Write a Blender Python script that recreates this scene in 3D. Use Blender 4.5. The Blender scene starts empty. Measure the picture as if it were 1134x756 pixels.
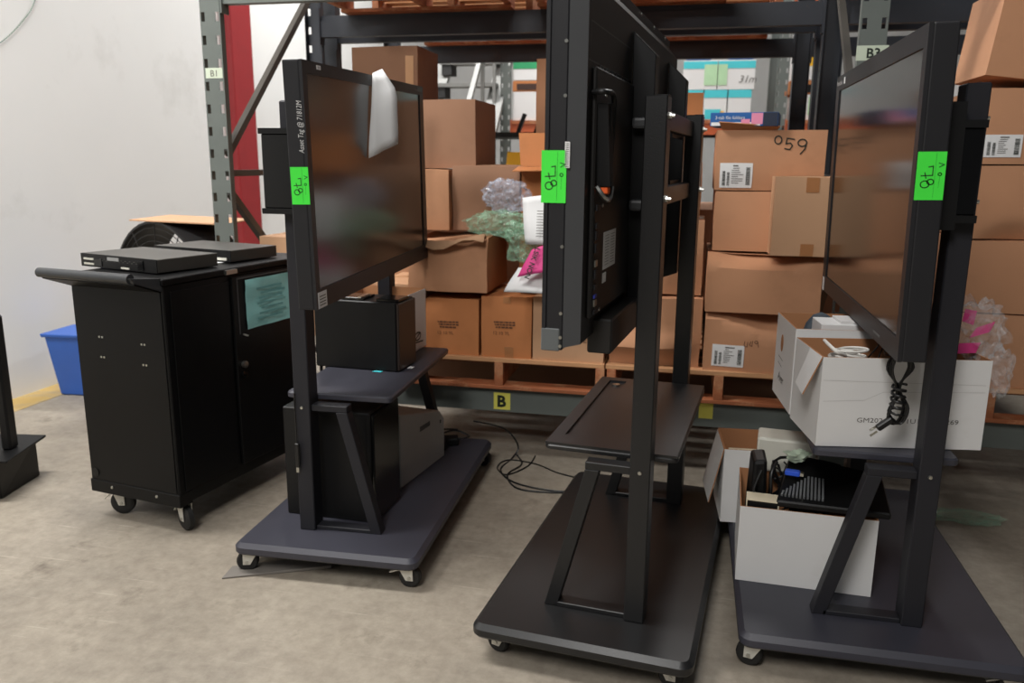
import bpy, bmesh, math, random
from mathutils import Vector, Matrix, noise
random.seed(7)
scene = bpy.context.scene
col = scene.collection

# ------------------------------------------------------------------ camera
CAM_H, F_PX, PITCH, YAW, ROLL = 1.35, 900.0, 12.4, 12.3, 0.5
p_, y_, r_ = map(math.radians, (PITCH, YAW, ROLL))
fw = Vector((-math.sin(y_)*math.cos(p_), math.cos(y_)*math.cos(p_), -math.sin(p_)))
rt = Vector((math.cos(y_), math.sin(y_), 0)); up = rt.cross(fw)
rt, up = rt*math.cos(r_)+up*math.sin(r_), up*math.cos(r_)-rt*math.sin(r_)
cam_d = bpy.data.cameras.new('camera'); cam = bpy.data.objects.new('camera', cam_d); col.objects.link(cam)
cam_d.sensor_width = 36.0; cam_d.lens = F_PX/1134*36.0
cam.matrix_world = Matrix(((rt.x, up.x, -fw.x, 0), (rt.y, up.y, -fw.y, 0), (rt.z, up.z, -fw.z, CAM_H), (0, 0, 0, 1)))
cam_d.dof.use_dof = True; cam_d.dof.focus_distance = 2.35; cam_d.dof.aperture_fstop = 3.5
cam_d.clip_start = 0.05
scene.camera = cam

# ------------------------------------------------------------------ world, lights, exposure
world = bpy.data.worlds.new('world'); scene.world = world; world.use_nodes = True
bg = world.node_tree.nodes['Background']
bg.inputs[0].default_value = (0.93, 0.96, 1.0, 1); bg.inputs[1].default_value = 0.06

def area(name, loc, target, sx, sy, watts, color=(1, 0.98, 0.95)):
    l = bpy.data.lights.new(name, 'AREA'); l.shape = 'RECTANGLE'; l.size = sx; l.size_y = sy
    l.energy = watts; l.color = color
    o = bpy.data.objects.new(name, l); col.objects.link(o); o.location = loc
    o.rotation_euler = (Vector(target)-Vector(loc)).to_track_quat('-Z', 'Y').to_euler()
    return o
area('ceiling_lamp_aisle', (-2.5, 2.0, 4.4), (-2.35, 2.05, 0), 0.5, 2.0, 190)
area('ceiling_lamp_front', (-0.9, -1.9, 4.4), (-0.8, -1.2, 0), 1.2, 2.4, 210)
area('ceiling_lamp_wall', (-3.0, 7.2, 5.2), (-3.05, 7.2, 0), 0.6, 3.0, 360, (1, 0.99, 0.97))
area('ceiling_lamp_far', (0.6, 7.0, 5.2), (0.6, 7.0, 0), 0.6, 3.0, 130, (1, 0.99, 0.97))
vs = scene.view_settings
vs.view_transform = 'Standard'; vs.look = 'None'; vs.gamma = 1.0; vs.exposure = 0.0; vs.use_curve_mapping = False

# ------------------------------------------------------------------ materials
def lin(c):
    return tuple(((x/255)/12.92 if x/255 <= 0.04045 else ((x/255+0.055)/1.055)**2.4) for x in c)
_mats = {}
def mat(name, rgb, rough=0.6, metal=0.0, var=0.08, scale=6.0, bump=0.0, bscale=80.0, spec=0.5, stretch=(1, 1, 1), dirt=None):
    if name in _mats: return _mats[name]
    m = bpy.data.materials.new(name); m.use_nodes = True; nt = m.node_tree; n = nt.nodes; L = nt.links
    b = n['Principled BSDF']; b.inputs['Roughness'].default_value = rough; b.inputs['Metallic'].default_value = metal
    b.inputs['Specular IOR Level'].default_value = spec
    tc = n.new('ShaderNodeTexCoord'); mp = n.new('ShaderNodeMapping'); mp.inputs['Scale'].default_value = stretch
    L.new(tc.outputs['Object'], mp.inputs['Vector'])
    nz = n.new('ShaderNodeTexNoise'); nz.inputs['Scale'].default_value = scale; nz.inputs['Detail'].default_value = 5
    L.new(mp.outputs[0], nz.inputs['Vector'])
    cr = n.new('ShaderNodeValToRGB'); c = lin(rgb)
    cr.color_ramp.elements[0].position = 0.3; cr.color_ramp.elements[1].position = 0.7
    cr.color_ramp.elements[0].color = tuple(max(0, x*(1-var)) for x in c)+(1,)
    cr.color_ramp.elements[1].color = tuple(min(1, x*(1+var)) for x in c)+(1,)
    L.new(nz.outputs['Fac'], cr.inputs[0]); out = cr.outputs[0]
    if dirt:
        drgb, dscale, lo, hi, amt = dirt
        n2 = n.new('ShaderNodeTexNoise'); n2.inputs['Scale'].default_value = dscale; n2.inputs['Detail'].default_value = 7
        n2.inputs['Roughness'].default_value = 0.65
        L.new(tc.outputs['Object'], n2.inputs['Vector'])
        mr = n.new('ShaderNodeMapRange'); mr.inputs[1].default_value = lo; mr.inputs[2].default_value = hi; mr.inputs[4].default_value = amt
        L.new(n2.outputs['Fac'], mr.inputs[0])
        mx = n.new('ShaderNodeMix'); mx.data_type = 'RGBA'; mx.inputs['B'].default_value = lin(drgb)+(1,)
        L.new(mr.outputs[0], mx.inputs['Factor']); L.new(out, mx.inputs['A']); out = mx.outputs['Result']
    L.new(out, b.inputs['Base Color'])
    if bump:
        n3 = n.new('ShaderNodeTexNoise'); n3.inputs['Scale'].default_value = bscale; n3.inputs['Detail'].default_value = 4
        L.new(tc.outputs['Object'], n3.inputs['Vector'])
        bp = n.new('ShaderNodeBump'); bp.inputs['Strength'].default_value = bump; bp.inputs['Distance'].default_value = 0.004
        L.new(n3.outputs['Fac'], bp.inputs['Height']); L.new(bp.outputs[0], b.inputs['Normal'])
    _mats[name] = m
    return m

def film(name, rgb, alpha, rough=0.12):
    if name in _mats: return _mats[name]
    m = bpy.data.materials.new(name); m.use_nodes = True; nt = m.node_tree; n = nt.nodes; L = nt.links
    b = n['Principled BSDF']; b.inputs['Base Color'].default_value = lin(rgb)+(1,); b.inputs['Roughness'].default_value = rough
    b.inputs['Specular IOR Level'].default_value = 0.8
    tc = n.new('ShaderNodeTexCoord'); nz = n.new('ShaderNodeTexNoise'); nz.inputs['Scale'].default_value = 26; nz.inputs['Distortion'].default_value = 1.5
    L.new(tc.outputs['Object'], nz.inputs['Vector'])
    lw = n.new('ShaderNodeLayerWeight'); lw.inputs['Blend'].default_value = 0.35
    ad = n.new('ShaderNodeMath'); ad.operation = 'MULTIPLY_ADD'; ad.inputs[1].default_value = 0.16
    mr = n.new('ShaderNodeMapRange'); mr.inputs[3].default_value = alpha*0.35; mr.inputs[4].default_value = min(1, alpha*1.7)
    mr.inputs[1].default_value = 0.35; mr.inputs[2].default_value = 0.68
    L.new(nz.outputs['Fac'], mr.inputs[0]); L.new(lw.outputs['Facing'], ad.inputs[0]); L.new(mr.outputs[0], ad.inputs[2]); L.new(ad.outputs[0], b.inputs['Alpha'])
    bp = n.new('ShaderNodeBump'); bp.inputs['Strength'].default_value = 0.8; bp.inputs['Distance'].default_value = 0.012
    L.new(nz.outputs['Fac'], bp.inputs['Height']); L.new(bp.outputs[0], b.inputs['Normal'])
    _mats[name] = m
    return m

def concrete():
    m = bpy.data.materials.new('concrete'); m.use_nodes = True; nt = m.node_tree; n = nt.nodes; L = nt.links
    b = n['Principled BSDF']; tc = n.new('ShaderNodeTexCoord')
    def nz(s, d=6, r=0.6, stretch=None):
        t = n.new('ShaderNodeTexNoise'); t.inputs['Scale'].default_value = s; t.inputs['Detail'].default_value = d; t.inputs['Roughness'].default_value = r
        if stretch:
            mp = n.new('ShaderNodeMapping'); mp.inputs['Scale'].default_value = stretch; mp.inputs['Rotation'].default_value = (0, 0, 0.7)
            L.new(tc.outputs['Object'], mp.inputs['Vector']); L.new(mp.outputs[0], t.inputs['Vector'])
        else: L.new(tc.outputs['Object'], t.inputs['Vector'])
        return t.outputs['Fac']
    def ramp(f, stops):
        r = n.new('ShaderNodeValToRGB'); e = r.color_ramp.elements
        while len(e) < len(stops): e.new(0.5)
        for i, (p, c) in enumerate(stops): e[i].position = p; e[i].color = lin(c)+(1,)
        L.new(f, r.inputs[0]); return r.outputs[0]
    def mix(f, a, bb, blend='MIX'):
        x = n.new('ShaderNodeMix'); x.data_type = 'RGBA'; x.blend_type = blend
        if isinstance(f, float): x.inputs['Factor'].default_value = f
        else: L.new(f, x.inputs['Factor'])
        L.new(a, x.inputs['A'])
        if isinstance(bb, tuple): x.inputs['B'].default_value = bb
        else: L.new(bb, x.inputs['B'])
        return x.outputs['Result']
    base = ramp(nz(1.6, 8, 0.62), [(0.3, (112, 104, 93)), (0.5, (144, 134, 120)), (0.68, (166, 156, 140))])
    fine = ramp(nz(22, 6, 0.7), [(0.35, (120, 112, 102)), (0.65, (170, 162, 148))])
    c = mix(0.35, base, fine)
    stain = ramp(nz(3.2, 6, 0.7), [(0.58, (0, 0, 0)), (0.74, (255, 255, 255))])
    c = mix(stain, c, lin((98, 89, 78))+(1,))
    scr = ramp(nz(3.0, 3, 0.5, (1.0, 26, 1)), [(0.66, (0, 0, 0)), (0.72, (150, 150, 150))])
    c = mix(scr, c, lin((196, 188, 172))+(1,))
    L.new(c, b.inputs['Base Color'])
    mr = n.new('ShaderNodeMapRange'); mr.inputs[3].default_value = 0.42; mr.inputs[4].default_value = 0.72
    L.new(nz(5.0), mr.inputs[0]); L.new(mr.outputs[0], b.inputs['Roughness'])
    bp = n.new('ShaderNodeBump'); bp.inputs['Strength'].default_value = 0.18; bp.inputs['Distance'].default_value = 0.004
    L.new(nz(60), bp.inputs['Height']); L.new(bp.outputs[0], b.inputs['Normal'])
    return m

CONC = concrete()
WALL = mat('white_painted_wall', (233, 233, 231), 0.6, var=0.02, scale=1.2, bump=0.15, bscale=14, dirt=((188, 186, 180), 1.3, 0.58, 0.8, 0.5))
YEL = mat('worn_yellow_paint', (196, 164, 96), 0.6, var=0.1, dirt=((158, 146, 126), 6, 0.45, 0.62, 0.8))
RED = mat('red_column_paint', (150, 40, 44), 0.5, var=0.06)
STAND = mat('charcoal_powder_coat', (56, 56, 65), 0.45, var=0.06, bump=0.1, bscale=300)
POSTM = mat('dark_charcoal_post_coat', (34, 34, 39), 0.5, var=0.06, spec=0.35)
STANDB = mat('black_powder_coat', (25, 25, 26), 0.38, var=0.06, bump=0.1, bscale=300)
BLACK = mat('black_plastic', (16, 16, 17), 0.45, var=0.1, bump=0.05, bscale=200, spec=0.3)
BLACKG = mat('gloss_black_plastic', (10, 10, 11), 0.18, var=0.05)
BEZEL = mat('bezel_charcoal_plastic', (32, 32, 35), 0.45, var=0.05, spec=0.35)
SCREEN = mat('dark_display_glass', (20, 18, 17), 0.2, var=0.02, spec=0.9)
SCREEN3 = mat('glossy_display_glass', (22, 20, 19), 0.14, var=0.02, spec=1.0)
BACK = mat('display_back_metal', (25, 23, 22), 0.5, var=0.06, bump=0.05, bscale=300, spec=0.4)
GREYP = mat('grey_side_panel', (66, 67, 69), 0.45, var=0.03)
GREYCAP = mat('grey_corner_cap', (92, 96, 97), 0.5, var=0.03)
GREYCASE = mat('grey_computer_case', (150, 150, 148), 0.5, var=0.03)
CARTB = mat('cart_black_paint', (12, 12, 13), 0.45, var=0.1, bump=0.08, bscale=250, spec=0.2)
CARTH = mat('cart_handle_grey', (50, 52, 55), 0.4, var=0.05)
CHROME = mat('zinc_plated_steel', (190, 190, 184), 0.28, 1.0, var=0.06)
ZINC = mat('bright_zinc_bracket', (206, 204, 196), 0.38, 0.35, var=0.05)
RUBBER = mat('black_rubber_wheel', (20, 20, 20), 0.6, var=0.1)
RACK = mat('grey_green_rack_paint', (98, 104, 100), 0.5, var=0.06, dirt=((70, 66, 60), 7, 0.6, 0.75, 0.6))
RACKD = mat('dark_slate_rack_paint', (44, 48, 56), 0.5, var=0.08, dirt=((90, 62, 44), 9, 0.62, 0.75, 0.5))
BRACE = mat('brace_steel', (84, 80, 74), 0.5, var=0.08)
GREEN = mat('neon_green_sticker', (66, 236, 66), 0.55, var=0.02)
INK = mat('black_marker_ink', (20, 30, 20), 0.6, var=0.0)
INKG = mat('green_print', (20, 120, 40), 0.6, var=0.0)
INKGREY = mat('grey_print', (96, 92, 88), 0.7, var=0.0)
INKBROWN = mat('brown_stamp_ink', (92, 60, 40), 0.7, var=0.0)
INKW = mat('silver_marker_ink', (190, 190, 190), 0.6, var=0.0)
PAPER = mat('white_paper', (228, 228, 228), 0.7, var=0.02)
PAPERY = mat('yellow_label', (222, 214, 96), 0.6, var=0.05)
PAPERG = mat('pale_green_label', (196, 206, 186), 0.6, var=0.04)
PINK = mat('hot_pink_label', (214, 62, 134), 0.6, var=0.03)
TEAL = mat('teal_paper', (150, 214, 212), 0.45, var=0.05, bump=0.5, bscale=14)
BLUEBIN = mat('blue_bin_plastic', (46, 92, 176), 0.45, var=0.05)
CABLE = mat('black_cable', (16, 16, 17), 0.4, var=0.0)
WCABLE = mat('white_cable', (226, 224, 218), 0.45, var=0.02)
WOOD = mat('raw_pallet_wood', (196, 146, 104), 0.75, var=0.18, scale=5, stretch=(1, 9, 9), bump=0.2, bscale=60)
WOODR = mat('orange_painted_wood', (164, 96, 60), 0.7, var=0.2, scale=5, stretch=(1, 9, 9), dirt=((206, 158, 118), 9, 0.5, 0.68, 0.8))
def card(name, rgb):
    return mat(name, rgb, 0.75, var=0.05, scale=3, bump=0.06, bscale=40, spec=0.25, dirt=(tuple(int(x*0.86) for x in rgb), 5, 0.55, 0.8, 0.5))
C_TAN = card('tan_cardboard', (190, 140, 106)); C_ORANGE = card('orange_brown_cardboard', (190, 124, 78))
C_LIGHT = card('light_tan_cardboard', (198, 156, 122)); C_DARK = card('dark_brown_cardboard', (150, 112, 88))
C_IN = card('raw_inner_cardboard', (178, 126, 88))
C_WHITE = mat('white_coated_cardboard', (222, 221, 220), 0.6, var=0.02, scale=4, bump=0.08, bscale=30, dirt=((196, 192, 186), 4, 0.6, 0.8, 0.5))
TAPE = mat('brown_packing_tape', (172, 118, 76), 0.28, var=0.04)
TAPEC = mat('clear_yellowed_tape', (206, 160, 120), 0.25, var=0.04)
FILMC = film('clear_plastic_film', (225, 228, 232), 0.13)
FILMB = film('bluish_plastic_film', (206, 214, 232), 0.24)
FILMG = film('green_plastic_film', (178, 226, 194), 0.26)
STAIRG = mat('stair_grey_steel', (124, 124, 121), 0.5, var=0.05)
DARKV = mat('dark_tread_rubber', (38, 38, 38), 0.7, var=0.05)
TEALP = mat('turquoise_print', (72, 196, 206), 0.5, var=0.04)
BLUEP = mat('blue_print', (28, 92, 160), 0.45, var=0.04)
YELP = mat('yellow_print', (240, 186, 40), 0.5, var=0.04)
ORANGE = mat('orange_button', (240, 100, 40), 0.5, var=0.02)
GREENP = mat('green_print_carton', (40, 150, 96), 0.5, var=0.04)
OFFW = mat('off_white_plastic', (214, 212, 200), 0.45, var=0.03)
CREAM = mat('cream_card_edge', (226, 212, 184), 0.7, var=0.03)
FANB = mat('fan_black', (26, 26, 27), 0.5, var=0.05)
FANG = mat('fan_blade_grey', (110, 110, 110), 0.4, 0.3, var=0.05)

# ------------------------------------------------------------------ mesh helpers
class MB:
    def __init__(self): self.v = []; self.f = []; self.mi = []
    def add(self, vs, fs, m=0):
        o = len(self.v); self.v += [tuple(x) for x in vs]
        for f in fs: self.f.append(tuple(i+o for i in f)); self.mi.append(m)
        return self
    def hexa(self, p, m=0):   # p: 4 bottom ccw then 4 top
        return self.add(p, [(3, 2, 1, 0), (4, 5, 6, 7), (0, 1, 5, 4), (1, 2, 6, 5), (2, 3, 7, 6), (3, 0, 4, 7)], m)
    def box(self, x0, x1, y0, y1, z0, z1, m=0):
        x0, x1 = sorted((x0, x1)); y0, y1 = sorted((y0, y1)); z0, z1 = sorted((z0, z1))
        return self.hexa([(x0, y0, z0), (x1, y0, z0), (x1, y1, z0), (x0, y1, z0), (x0, y0, z1), (x1, y0, z1), (x1, y1, z1), (x0, y1, z1)], m)
    def bar(self, a, b, w, h, upv=(0, 0, 1), m=0):
        a = Vector(a); b = Vector(b); d = (b-a).normalized(); s = d.cross(Vector(upv))
        s = s.normalized() if s.length > 1e-5 else Vector((1, 0, 0)); t = s.cross(d)
        s = s*w/2; t = t*h/2
        return self.hexa([a-s-t, a+s-t, a+s+t, a-s+t, b-s-t, b+s-t, b+s+t, b-s+t], m)
    def prism(self, poly, fn, a0, a1, m=0):  # poly 2d, fn(px,py,a)->3d
        n = len(poly)
        vs = [fn(x, y, a0) for x, y in poly]+[fn(x, y, a1) for x, y in poly]
        fs = [tuple(reversed(range(n))), tuple(range(n, 2*n))]+[(i, (i+1) % n, n+(i+1) % n, n+i) for i in range(n)]
        return self.add(vs, fs, m)
    def rings(self, rs, m=0, cap=True):
        n = len(rs[0]); vs = [p for r in rs for p in r]; fs = []
        for k in range(len(rs)-1):
            for i in range(n): fs.append((k*n+i, k*n+(i+1) % n, (k+1)*n+(i+1) % n, (k+1)*n+i))
        if cap: fs += [tuple(reversed(range(n))), tuple(range((len(rs)-1)*n, len(rs)*n))]
        return self.add(vs, fs, m)
    def slab(self, x0, x1, y0, y1, z0, z1, r=0.03, ch=0.01, n=4):
        def ring(i, z):
            out = []
            for cx, cy, a in ((x1-r, y1-r, 0), (x0+r, y1-r, 90), (x0+r, y0+r, 180), (x1-r, y0+r, 270)):
                for k in range(n+1):
                    t = math.radians(a+90*k/n); out.append((cx+(r-i)*math.cos(t), cy+(r-i)*math.sin(t), z))
            return out
        return self.rings([ring(ch*0.4, z0), ring(0, z0+ch*0.5), ring(0, z1-ch), ring(ch, z1)])
    def tube(self, pts, r, n=7, closed=False, m=0):
        pts = [Vector(p) for p in pts]; N = len(pts); rs = []; nrm = None
        for i in range(N):
            d = (pts[(i+1) % N if closed else min(i+1, N-1)]-pts[(i-1) % N if closed else max(i-1, 0)])
            d = d.normalized() if d.length > 1e-9 else Vector((0, 0, 1))
            if nrm is None: nrm = d.orthogonal().normalized()
            nrm = (nrm-d*nrm.dot(d)); nrm = nrm.normalized() if nrm.length > 1e-6 else d.orthogonal().normalized()
            b = d.cross(nrm); rr = r[i] if isinstance(r, (list, tuple)) else r
            rs.append([pts[i]+(nrm*math.cos(2*math.pi*k/n)+b*math.sin(2*math.pi*k/n))*rr for k in range(n)])
        if closed: rs.append(rs[0]); return self.rings(rs, m, cap=False)
        return self.rings(rs, m)
    def lathe(self, prof, fn, n=20, m=0):   # prof [(r,a)], fn(x,y,a)
        rs = [[fn(r*math.cos(2*math.pi*k/n), r*math.sin(2*math.pi*k/n), a) for k in range(n)] for r, a in prof]
        return self.rings(rs, m)
    def build(self, name, mats, parent=None, bevel=0.0, smooth=None, kind=None, seg=1, label=None):
        me = bpy.data.meshes.new(name); me.from_pydata(self.v, [], self.f)
        mats = mats if isinstance(mats, (list, tuple)) else [mats]
        for x in mats: me.materials.append(x)
        for i, p in enumerate(me.polygons): p.material_index = self.mi[i]
        bm = bmesh.new(); bm.from_mesh(me); bmesh.ops.recalc_face_normals(bm, faces=bm.faces)
        if bevel:
            es = [e for e in bm.edges if len(e.link_faces) == 2 and e.calc_face_angle(0) > 0.6]
            bmesh.ops.bevel(bm, geom=es, offset=bevel, segments=seg, profile=0.5, affect='EDGES', clamp_overlap=True)
        bm.to_mesh(me); bm.free()
        if smooth:
            me.polygons.foreach_set('use_smooth', [True]*len(me.polygons)); me.set_sharp_from_angle(angle=math.radians(smooth))
        o = bpy.data.objects.new(name, me); col.objects.link(o)
        if parent: o.parent = parent
        if kind: o['kind'] = kind
        if label: o['label'] = label
        return o
def B(*a): return MB().box(*a)

def tag(o, label, cat, group=None):
    o['label'] = label; o['category'] = cat
    if group: o['group'] = group
    return o
def thing(name, label, cat, loc=(0, 0, 0), rz=0.0, group=None, rx=0.0, ry=0.0):
    o = bpy.data.objects.new(name, None); col.objects.link(o); o.empty_display_size = 0.1
    o.location = loc; o.rotation_euler = (math.radians(rx), math.radians(ry), math.radians(rz))
    return tag(o, label, cat, group)
def struct(o): o['kind'] = 'structure'; return o

def spline(pts, k=6, closed=False):
    P = [Vector(p) for p in pts]; n = len(P); out = []
    rng = range(n if closed else n-1)
    for i in rng:
        a = P[(i-1) % n] if closed else P[max(i-1, 0)]; b = P[i]; c = P[(i+1) % n]; d = P[(i+2) % n] if closed else P[min(i+2, n-1)]
        for j in range(k):
            t = j/k
            out.append(0.5*((2*b)+(c-a)*t+(2*a-5*b+4*c-d)*t*t+(3*b-a-3*c+d)*t**3))
    if not closed: out.append(P[-1])
    return out

# decals: fn(x, y, off) -> 3d point (off = height above the surface)
def d_quad(name, fn, x0, x1, y0, y1, m, parent, off=0.001, nx=1, ny=1, label=None, thick=0.0008):
    mb = MB(); vs = []; fs = []; W = nx+1; N = (nx+1)*(ny+1)
    for o in (off, off-thick):
        for j in range(ny+1):
            for i in range(nx+1): vs.append(fn(x0+(x1-x0)*i/nx, y0+(y1-y0)*j/ny, o))
    for j in range(ny):
        for i in range(nx):
            a = j*W+i; fs.append((a, a+1, a+W+1, a+W)); fs.append((a+N, a+W+N, a+W+1+N, a+1+N))
    bd = [i for i in range(W)]+[j*W+nx for j in range(1, ny+1)]+[ny*W+i for i in range(nx-1, -1, -1)]+[j*W for j in range(ny-1, 0, -1)]
    for k in range(len(bd)):
        a, b = bd[k], bd[(k+1) % len(bd)]; fs.append((a, b, b+N, a+N))
    mb.add(vs, fs)
    return mb.build(name, m, parent, label=label)
def d_strokes(name, fn, lines, w, m, parent, off=0.002):
    mb = MB()
    for ln in lines:
        for (x0, y0), (x1, y1) in zip(ln[:-1], ln[1:]):
            dx, dy = x1-x0, y1-y0; l = math.hypot(dx, dy)
            if l < 1e-7: continue
            ex, ey = dx/l*w*0.4, dy/l*w*0.4; nx, ny = -dy/l*w/2, dx/l*w/2
            mb.add([fn(x0-ex+nx, y0-ey+ny, off), fn(x0-ex-nx, y0-ey-ny, off), fn(x1+ex-nx, y1+ey-ny, off), fn(x1+ex+nx, y1+ey+ny, off)], [(0, 1, 2, 3)])
    return mb.build(name, m, parent)
def d_bars(name, fn, rects, m, parent, off=0.002):
    mb = MB()
    for x0, x1, y0, y1 in rects:
        mb.add([fn(x0, y0, off), fn(x1, y0, off), fn(x1, y1, off), fn(x0, y1, off)], [(0, 1, 2, 3)])
    return mb.build(name, m, parent, kind='stuff')
def circ(cx, cy, rx, ry=None, n=10, a0=0):
    ry = ry or rx
    return [(cx+rx*math.cos(a0+2*math.pi*k/n), cy+ry*math.sin(a0+2*math.pi*k/n)) for k in range(n+1)]
def d_text(name, fn, body, size, m, parent, x=0, y=0, off=0.002, sx=1.0, shear=0.0, bold=0.0):
    cu = bpy.data.curves.new('lettering_curve', 'FONT'); cu.body = body; cu.size = size; cu.shear = shear; cu.offset = bold
    cu.resolution_u = 2
    t = bpy.data.objects.new('lettering_curve', cu); col.objects.link(t)
    me = bpy.data.meshes.new_from_object(t.evaluated_get(bpy.context.evaluated_depsgraph_get()))
    bpy.data.objects.remove(t); bpy.data.curves.remove(cu)
    for v in me.vertices: v.co = fn(x+v.co.x*sx, y+v.co.y, off)
    me.materials.clear(); me.materials.append(m); me.name = name
    o = bpy.data.objects.new(name, me); col.objects.link(o)
    if parent: o.parent = parent
    return o
def plane_fn(o, u, v):
    o, u, v = Vector(o), Vector(u).normalized(), Vector(v).normalized(); n = u.cross(v)
    return lambda x, y, off: tuple(o+u*x+v*y+n*off)

# ------------------------------------------------------------------ setting
WX = -3.75
struct(B(-6, 9, -6, 14, -0.1, 0).build('floor', CONC))
struct(B(WX-0.15, WX, -6, 12.2, 0, 6).build('wall_left', WALL))
struct(B(WX, 9, 12.0, 12.2, 0, 6).build('wall_back', mat('grey_back_wall', (172, 172, 170), 0.7, var=0.04)))
struct(B(WX, WX+0.2, -6, 5.2, 0, 0.002).build('trim_1', YEL))
col_o = MB().prism([(-3.75, 6.2), (-3.66, 6.2), (-3.66, 6.52), (-3.75, 6.52)], lambda x, y, a: (x, y, a), 0, 5.5).build('trim_2', RED, bevel=0.01)
struct(col_o)

# ------------------------------------------------------------------ pallet racking
def post(xc, y0, z1, w=0.1, depth=0.075, holes=True, face=-1, pitch=0.1, ph=0.05):
    mb = MB(); x0, x1 = xc-w/2, xc+w/2; t = 0.004; hw = 0.018
    yf = (y0, y0+t) if face < 0 else (y0+depth-t, y0+depth)
    if holes:
        e = 0.006
        mb.box(x0+e+hw, x1-e-hw, *yf, 0, z1); mb.box(x0, x0+e, *yf, 0, z1); mb.box(x1-e, x1, *yf, 0, z1)
        z = 0.0
        while z < z1:
            za = min(z+pitch*0.6, z1)
            mb.box(x0+e, x0+e+hw, *yf, z, za); mb.box(x1-e-hw, x1-e, *yf, z, za); z += pitch
    else: mb.box(x0, x1, *yf, 0, z1)
    fd = 0.035 if holes else depth
    ys = (y0+t, y0+fd) if face < 0 else (y0+depth-fd, y0+depth-t)
    mb.box(x0, x0+t, *ys, 0, z1); mb.box(x1-t, x1, *ys, 0, z1)
    return mb
def frame(rack, xc, y0, y1, z1, m, holes=True, braces=True, rear=None):
    post(xc, y0, z1, holes=holes).build('upright', m, rack)
    post(xc, y1-0.075, z1, holes=holes and xc < 0, face=1).build('upright', rear or m, rack)
    for y in (y0+0.04, y1-0.04): B(xc-0.06, xc+0.06, y-0.06, y+0.06, 0.0, 0.012).build('foot_plate', m, rack)
    if braces:
        za, zb = y0+0.07, y1-0.07
        for z in (0.25, 1.29, 2.35): MB().bar((xc, za, z), (xc, zb, z), 0.03, 0.03).build('brace', BRACE, rack)
        MB().bar((xc, za, 1.38), (xc, zb, 2.25), 0.03, 0.035).build('brace', BRACE, rack)
        MB().bar((xc, za, 1.2), (xc, zb, 0.4), 0.03, 0.035).build('brace', BRACE, rack)
def beam(rack, xa, xb, y, z0, h, m, d=0.05, step=1):
    mb = MB(); s = 0.018*step
    mb.prism([(0, 0), (d, 0), (d, h-0.03), (d-0.015, h-0.03), (d-0.015, h), (0, h)] if step > 0 else [(0, 0), (d, 0), (d, h), (0.015, h), (0.015, h-0.03), (0, h-0.03)],
             lambda p, q, a: (a, y+p, z0+q), xa, xb)
    o = mb.build('beam', m, rack)
    for x, s in ((xa, 1), (xb, -1)):
        B(x, x+s*0.008, y-0.012, y+d, z0-0.04, z0+h+0.04).build('beam_connector', m, o)
    return o
X1, X3 = -2.167, 0.638
r1 = thing('pallet_rack', 'grey pallet rack bay full of cartons with uprights tagged B1 and B3', 'pallet rack', (0, 0, 0))
for xc in (X1, X3, 3.44): frame(r1, xc, 3.5, 4.58, 3.6, RACK if xc < 3 else RACKD, rear=RACKD)
for xa, xb in ((X1+0.05, X3-0.05), (X3+0.05, 3.39)):
    low = beam(r1, xa, xb, 3.515, 0.225, 0.115, RACK)
    beam(r1, xa, xb, 4.52, 0.225, 0.115, RACKD, step=-1)
    beam(r1, xa, xb, 3.515, 2.035, 0.115, RACK)
    beam(r1, xa, xb, 4.52, 2.035, 0.115, RACKD, step=-1)
fF = lambda o: plane_fn(o, (1, 0, 0), (0, 0, 1))
f = fF((-0.85, 3.515, 0.235)); d_quad('beam_label', f, 0, 0.078, 0, 0.08, PAPERY, r1, label='yellow square label reading B'); d_text('lettering', f, 'B', 0.075, INK, r1, 0.015, 0.014, bold=0.003)
f = fF((0.075, 3.515, 0.262)); d_quad('beam_label', f, 0, 0.06, 0, 0.07, PAPERY, r1)
f = fF((X1-0.04, 3.5, 1.715)); d_quad('upright_tag', f, 0, 0.085, 0, 0.045, PAPERG, r1); d_text('lettering', f, 'B1', 0.04, INKGREY, r1, 0.022, 0.008)
f = fF((X3-0.055, 3.5, 1.745)); d_quad('upright_tag', f, 0, 0.115, 0, 0.055, PAPERG, r1); d_text('lettering', f, 'B3', 0.05, INK, r1, 0.035, 0.01, bold=0.001)
r2 = thing('pallet_rack', 'dark pallet rack standing back to back behind the carton rack', 'pallet rack', (0, 0, 0))
for xc in (X1, X3, 3.44): frame(r2, xc, 4.74, 5.85, 3.6, RACKD, holes=False, braces=False)
for xa, xb in ((X1+0.05, X3-0.05), (X3+0.05, 3.39)):
    beam(r2, xa, xb, 4.75, 2.035, 0.09, RACKD); beam(r2, xa, xb, 5.79, 2.035, 0.115, RACKD, step=-1)
for xa, xb in ((X1+0.05, X3-0.05), (X3+0.05, 3.39)):
    beam(r2, xa, xb, 4.75, 0.225, 0.115, RACKD); beam(r2, xa, xb, 5.79, 0.225, 0.115, RACKD, step=-1)  # low beams added to carry the light-blocking load
r3 = thing('pallet_rack', 'far pallet rack across the back aisle holding turquoise and white cartons', 'pallet rack', (0, 0, 0))
for xc in (-1.83, 0.73, 3.4): frame(r3, xc, 8.0, 9.0, 3.6, RACK, braces=False)
for xa, xb in ((-1.78, 0.68), (0.78, 3.35)):
    for z in (0.1, 1.62, 2.75): beam(r3, xa, xb, 8.01, z, 0.1, mat('orange_rack_beam', (190, 92, 52), 0.5)); beam(r3, xa, xb, 8.93, z, 0.1, RACKD, step=-1)

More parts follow.
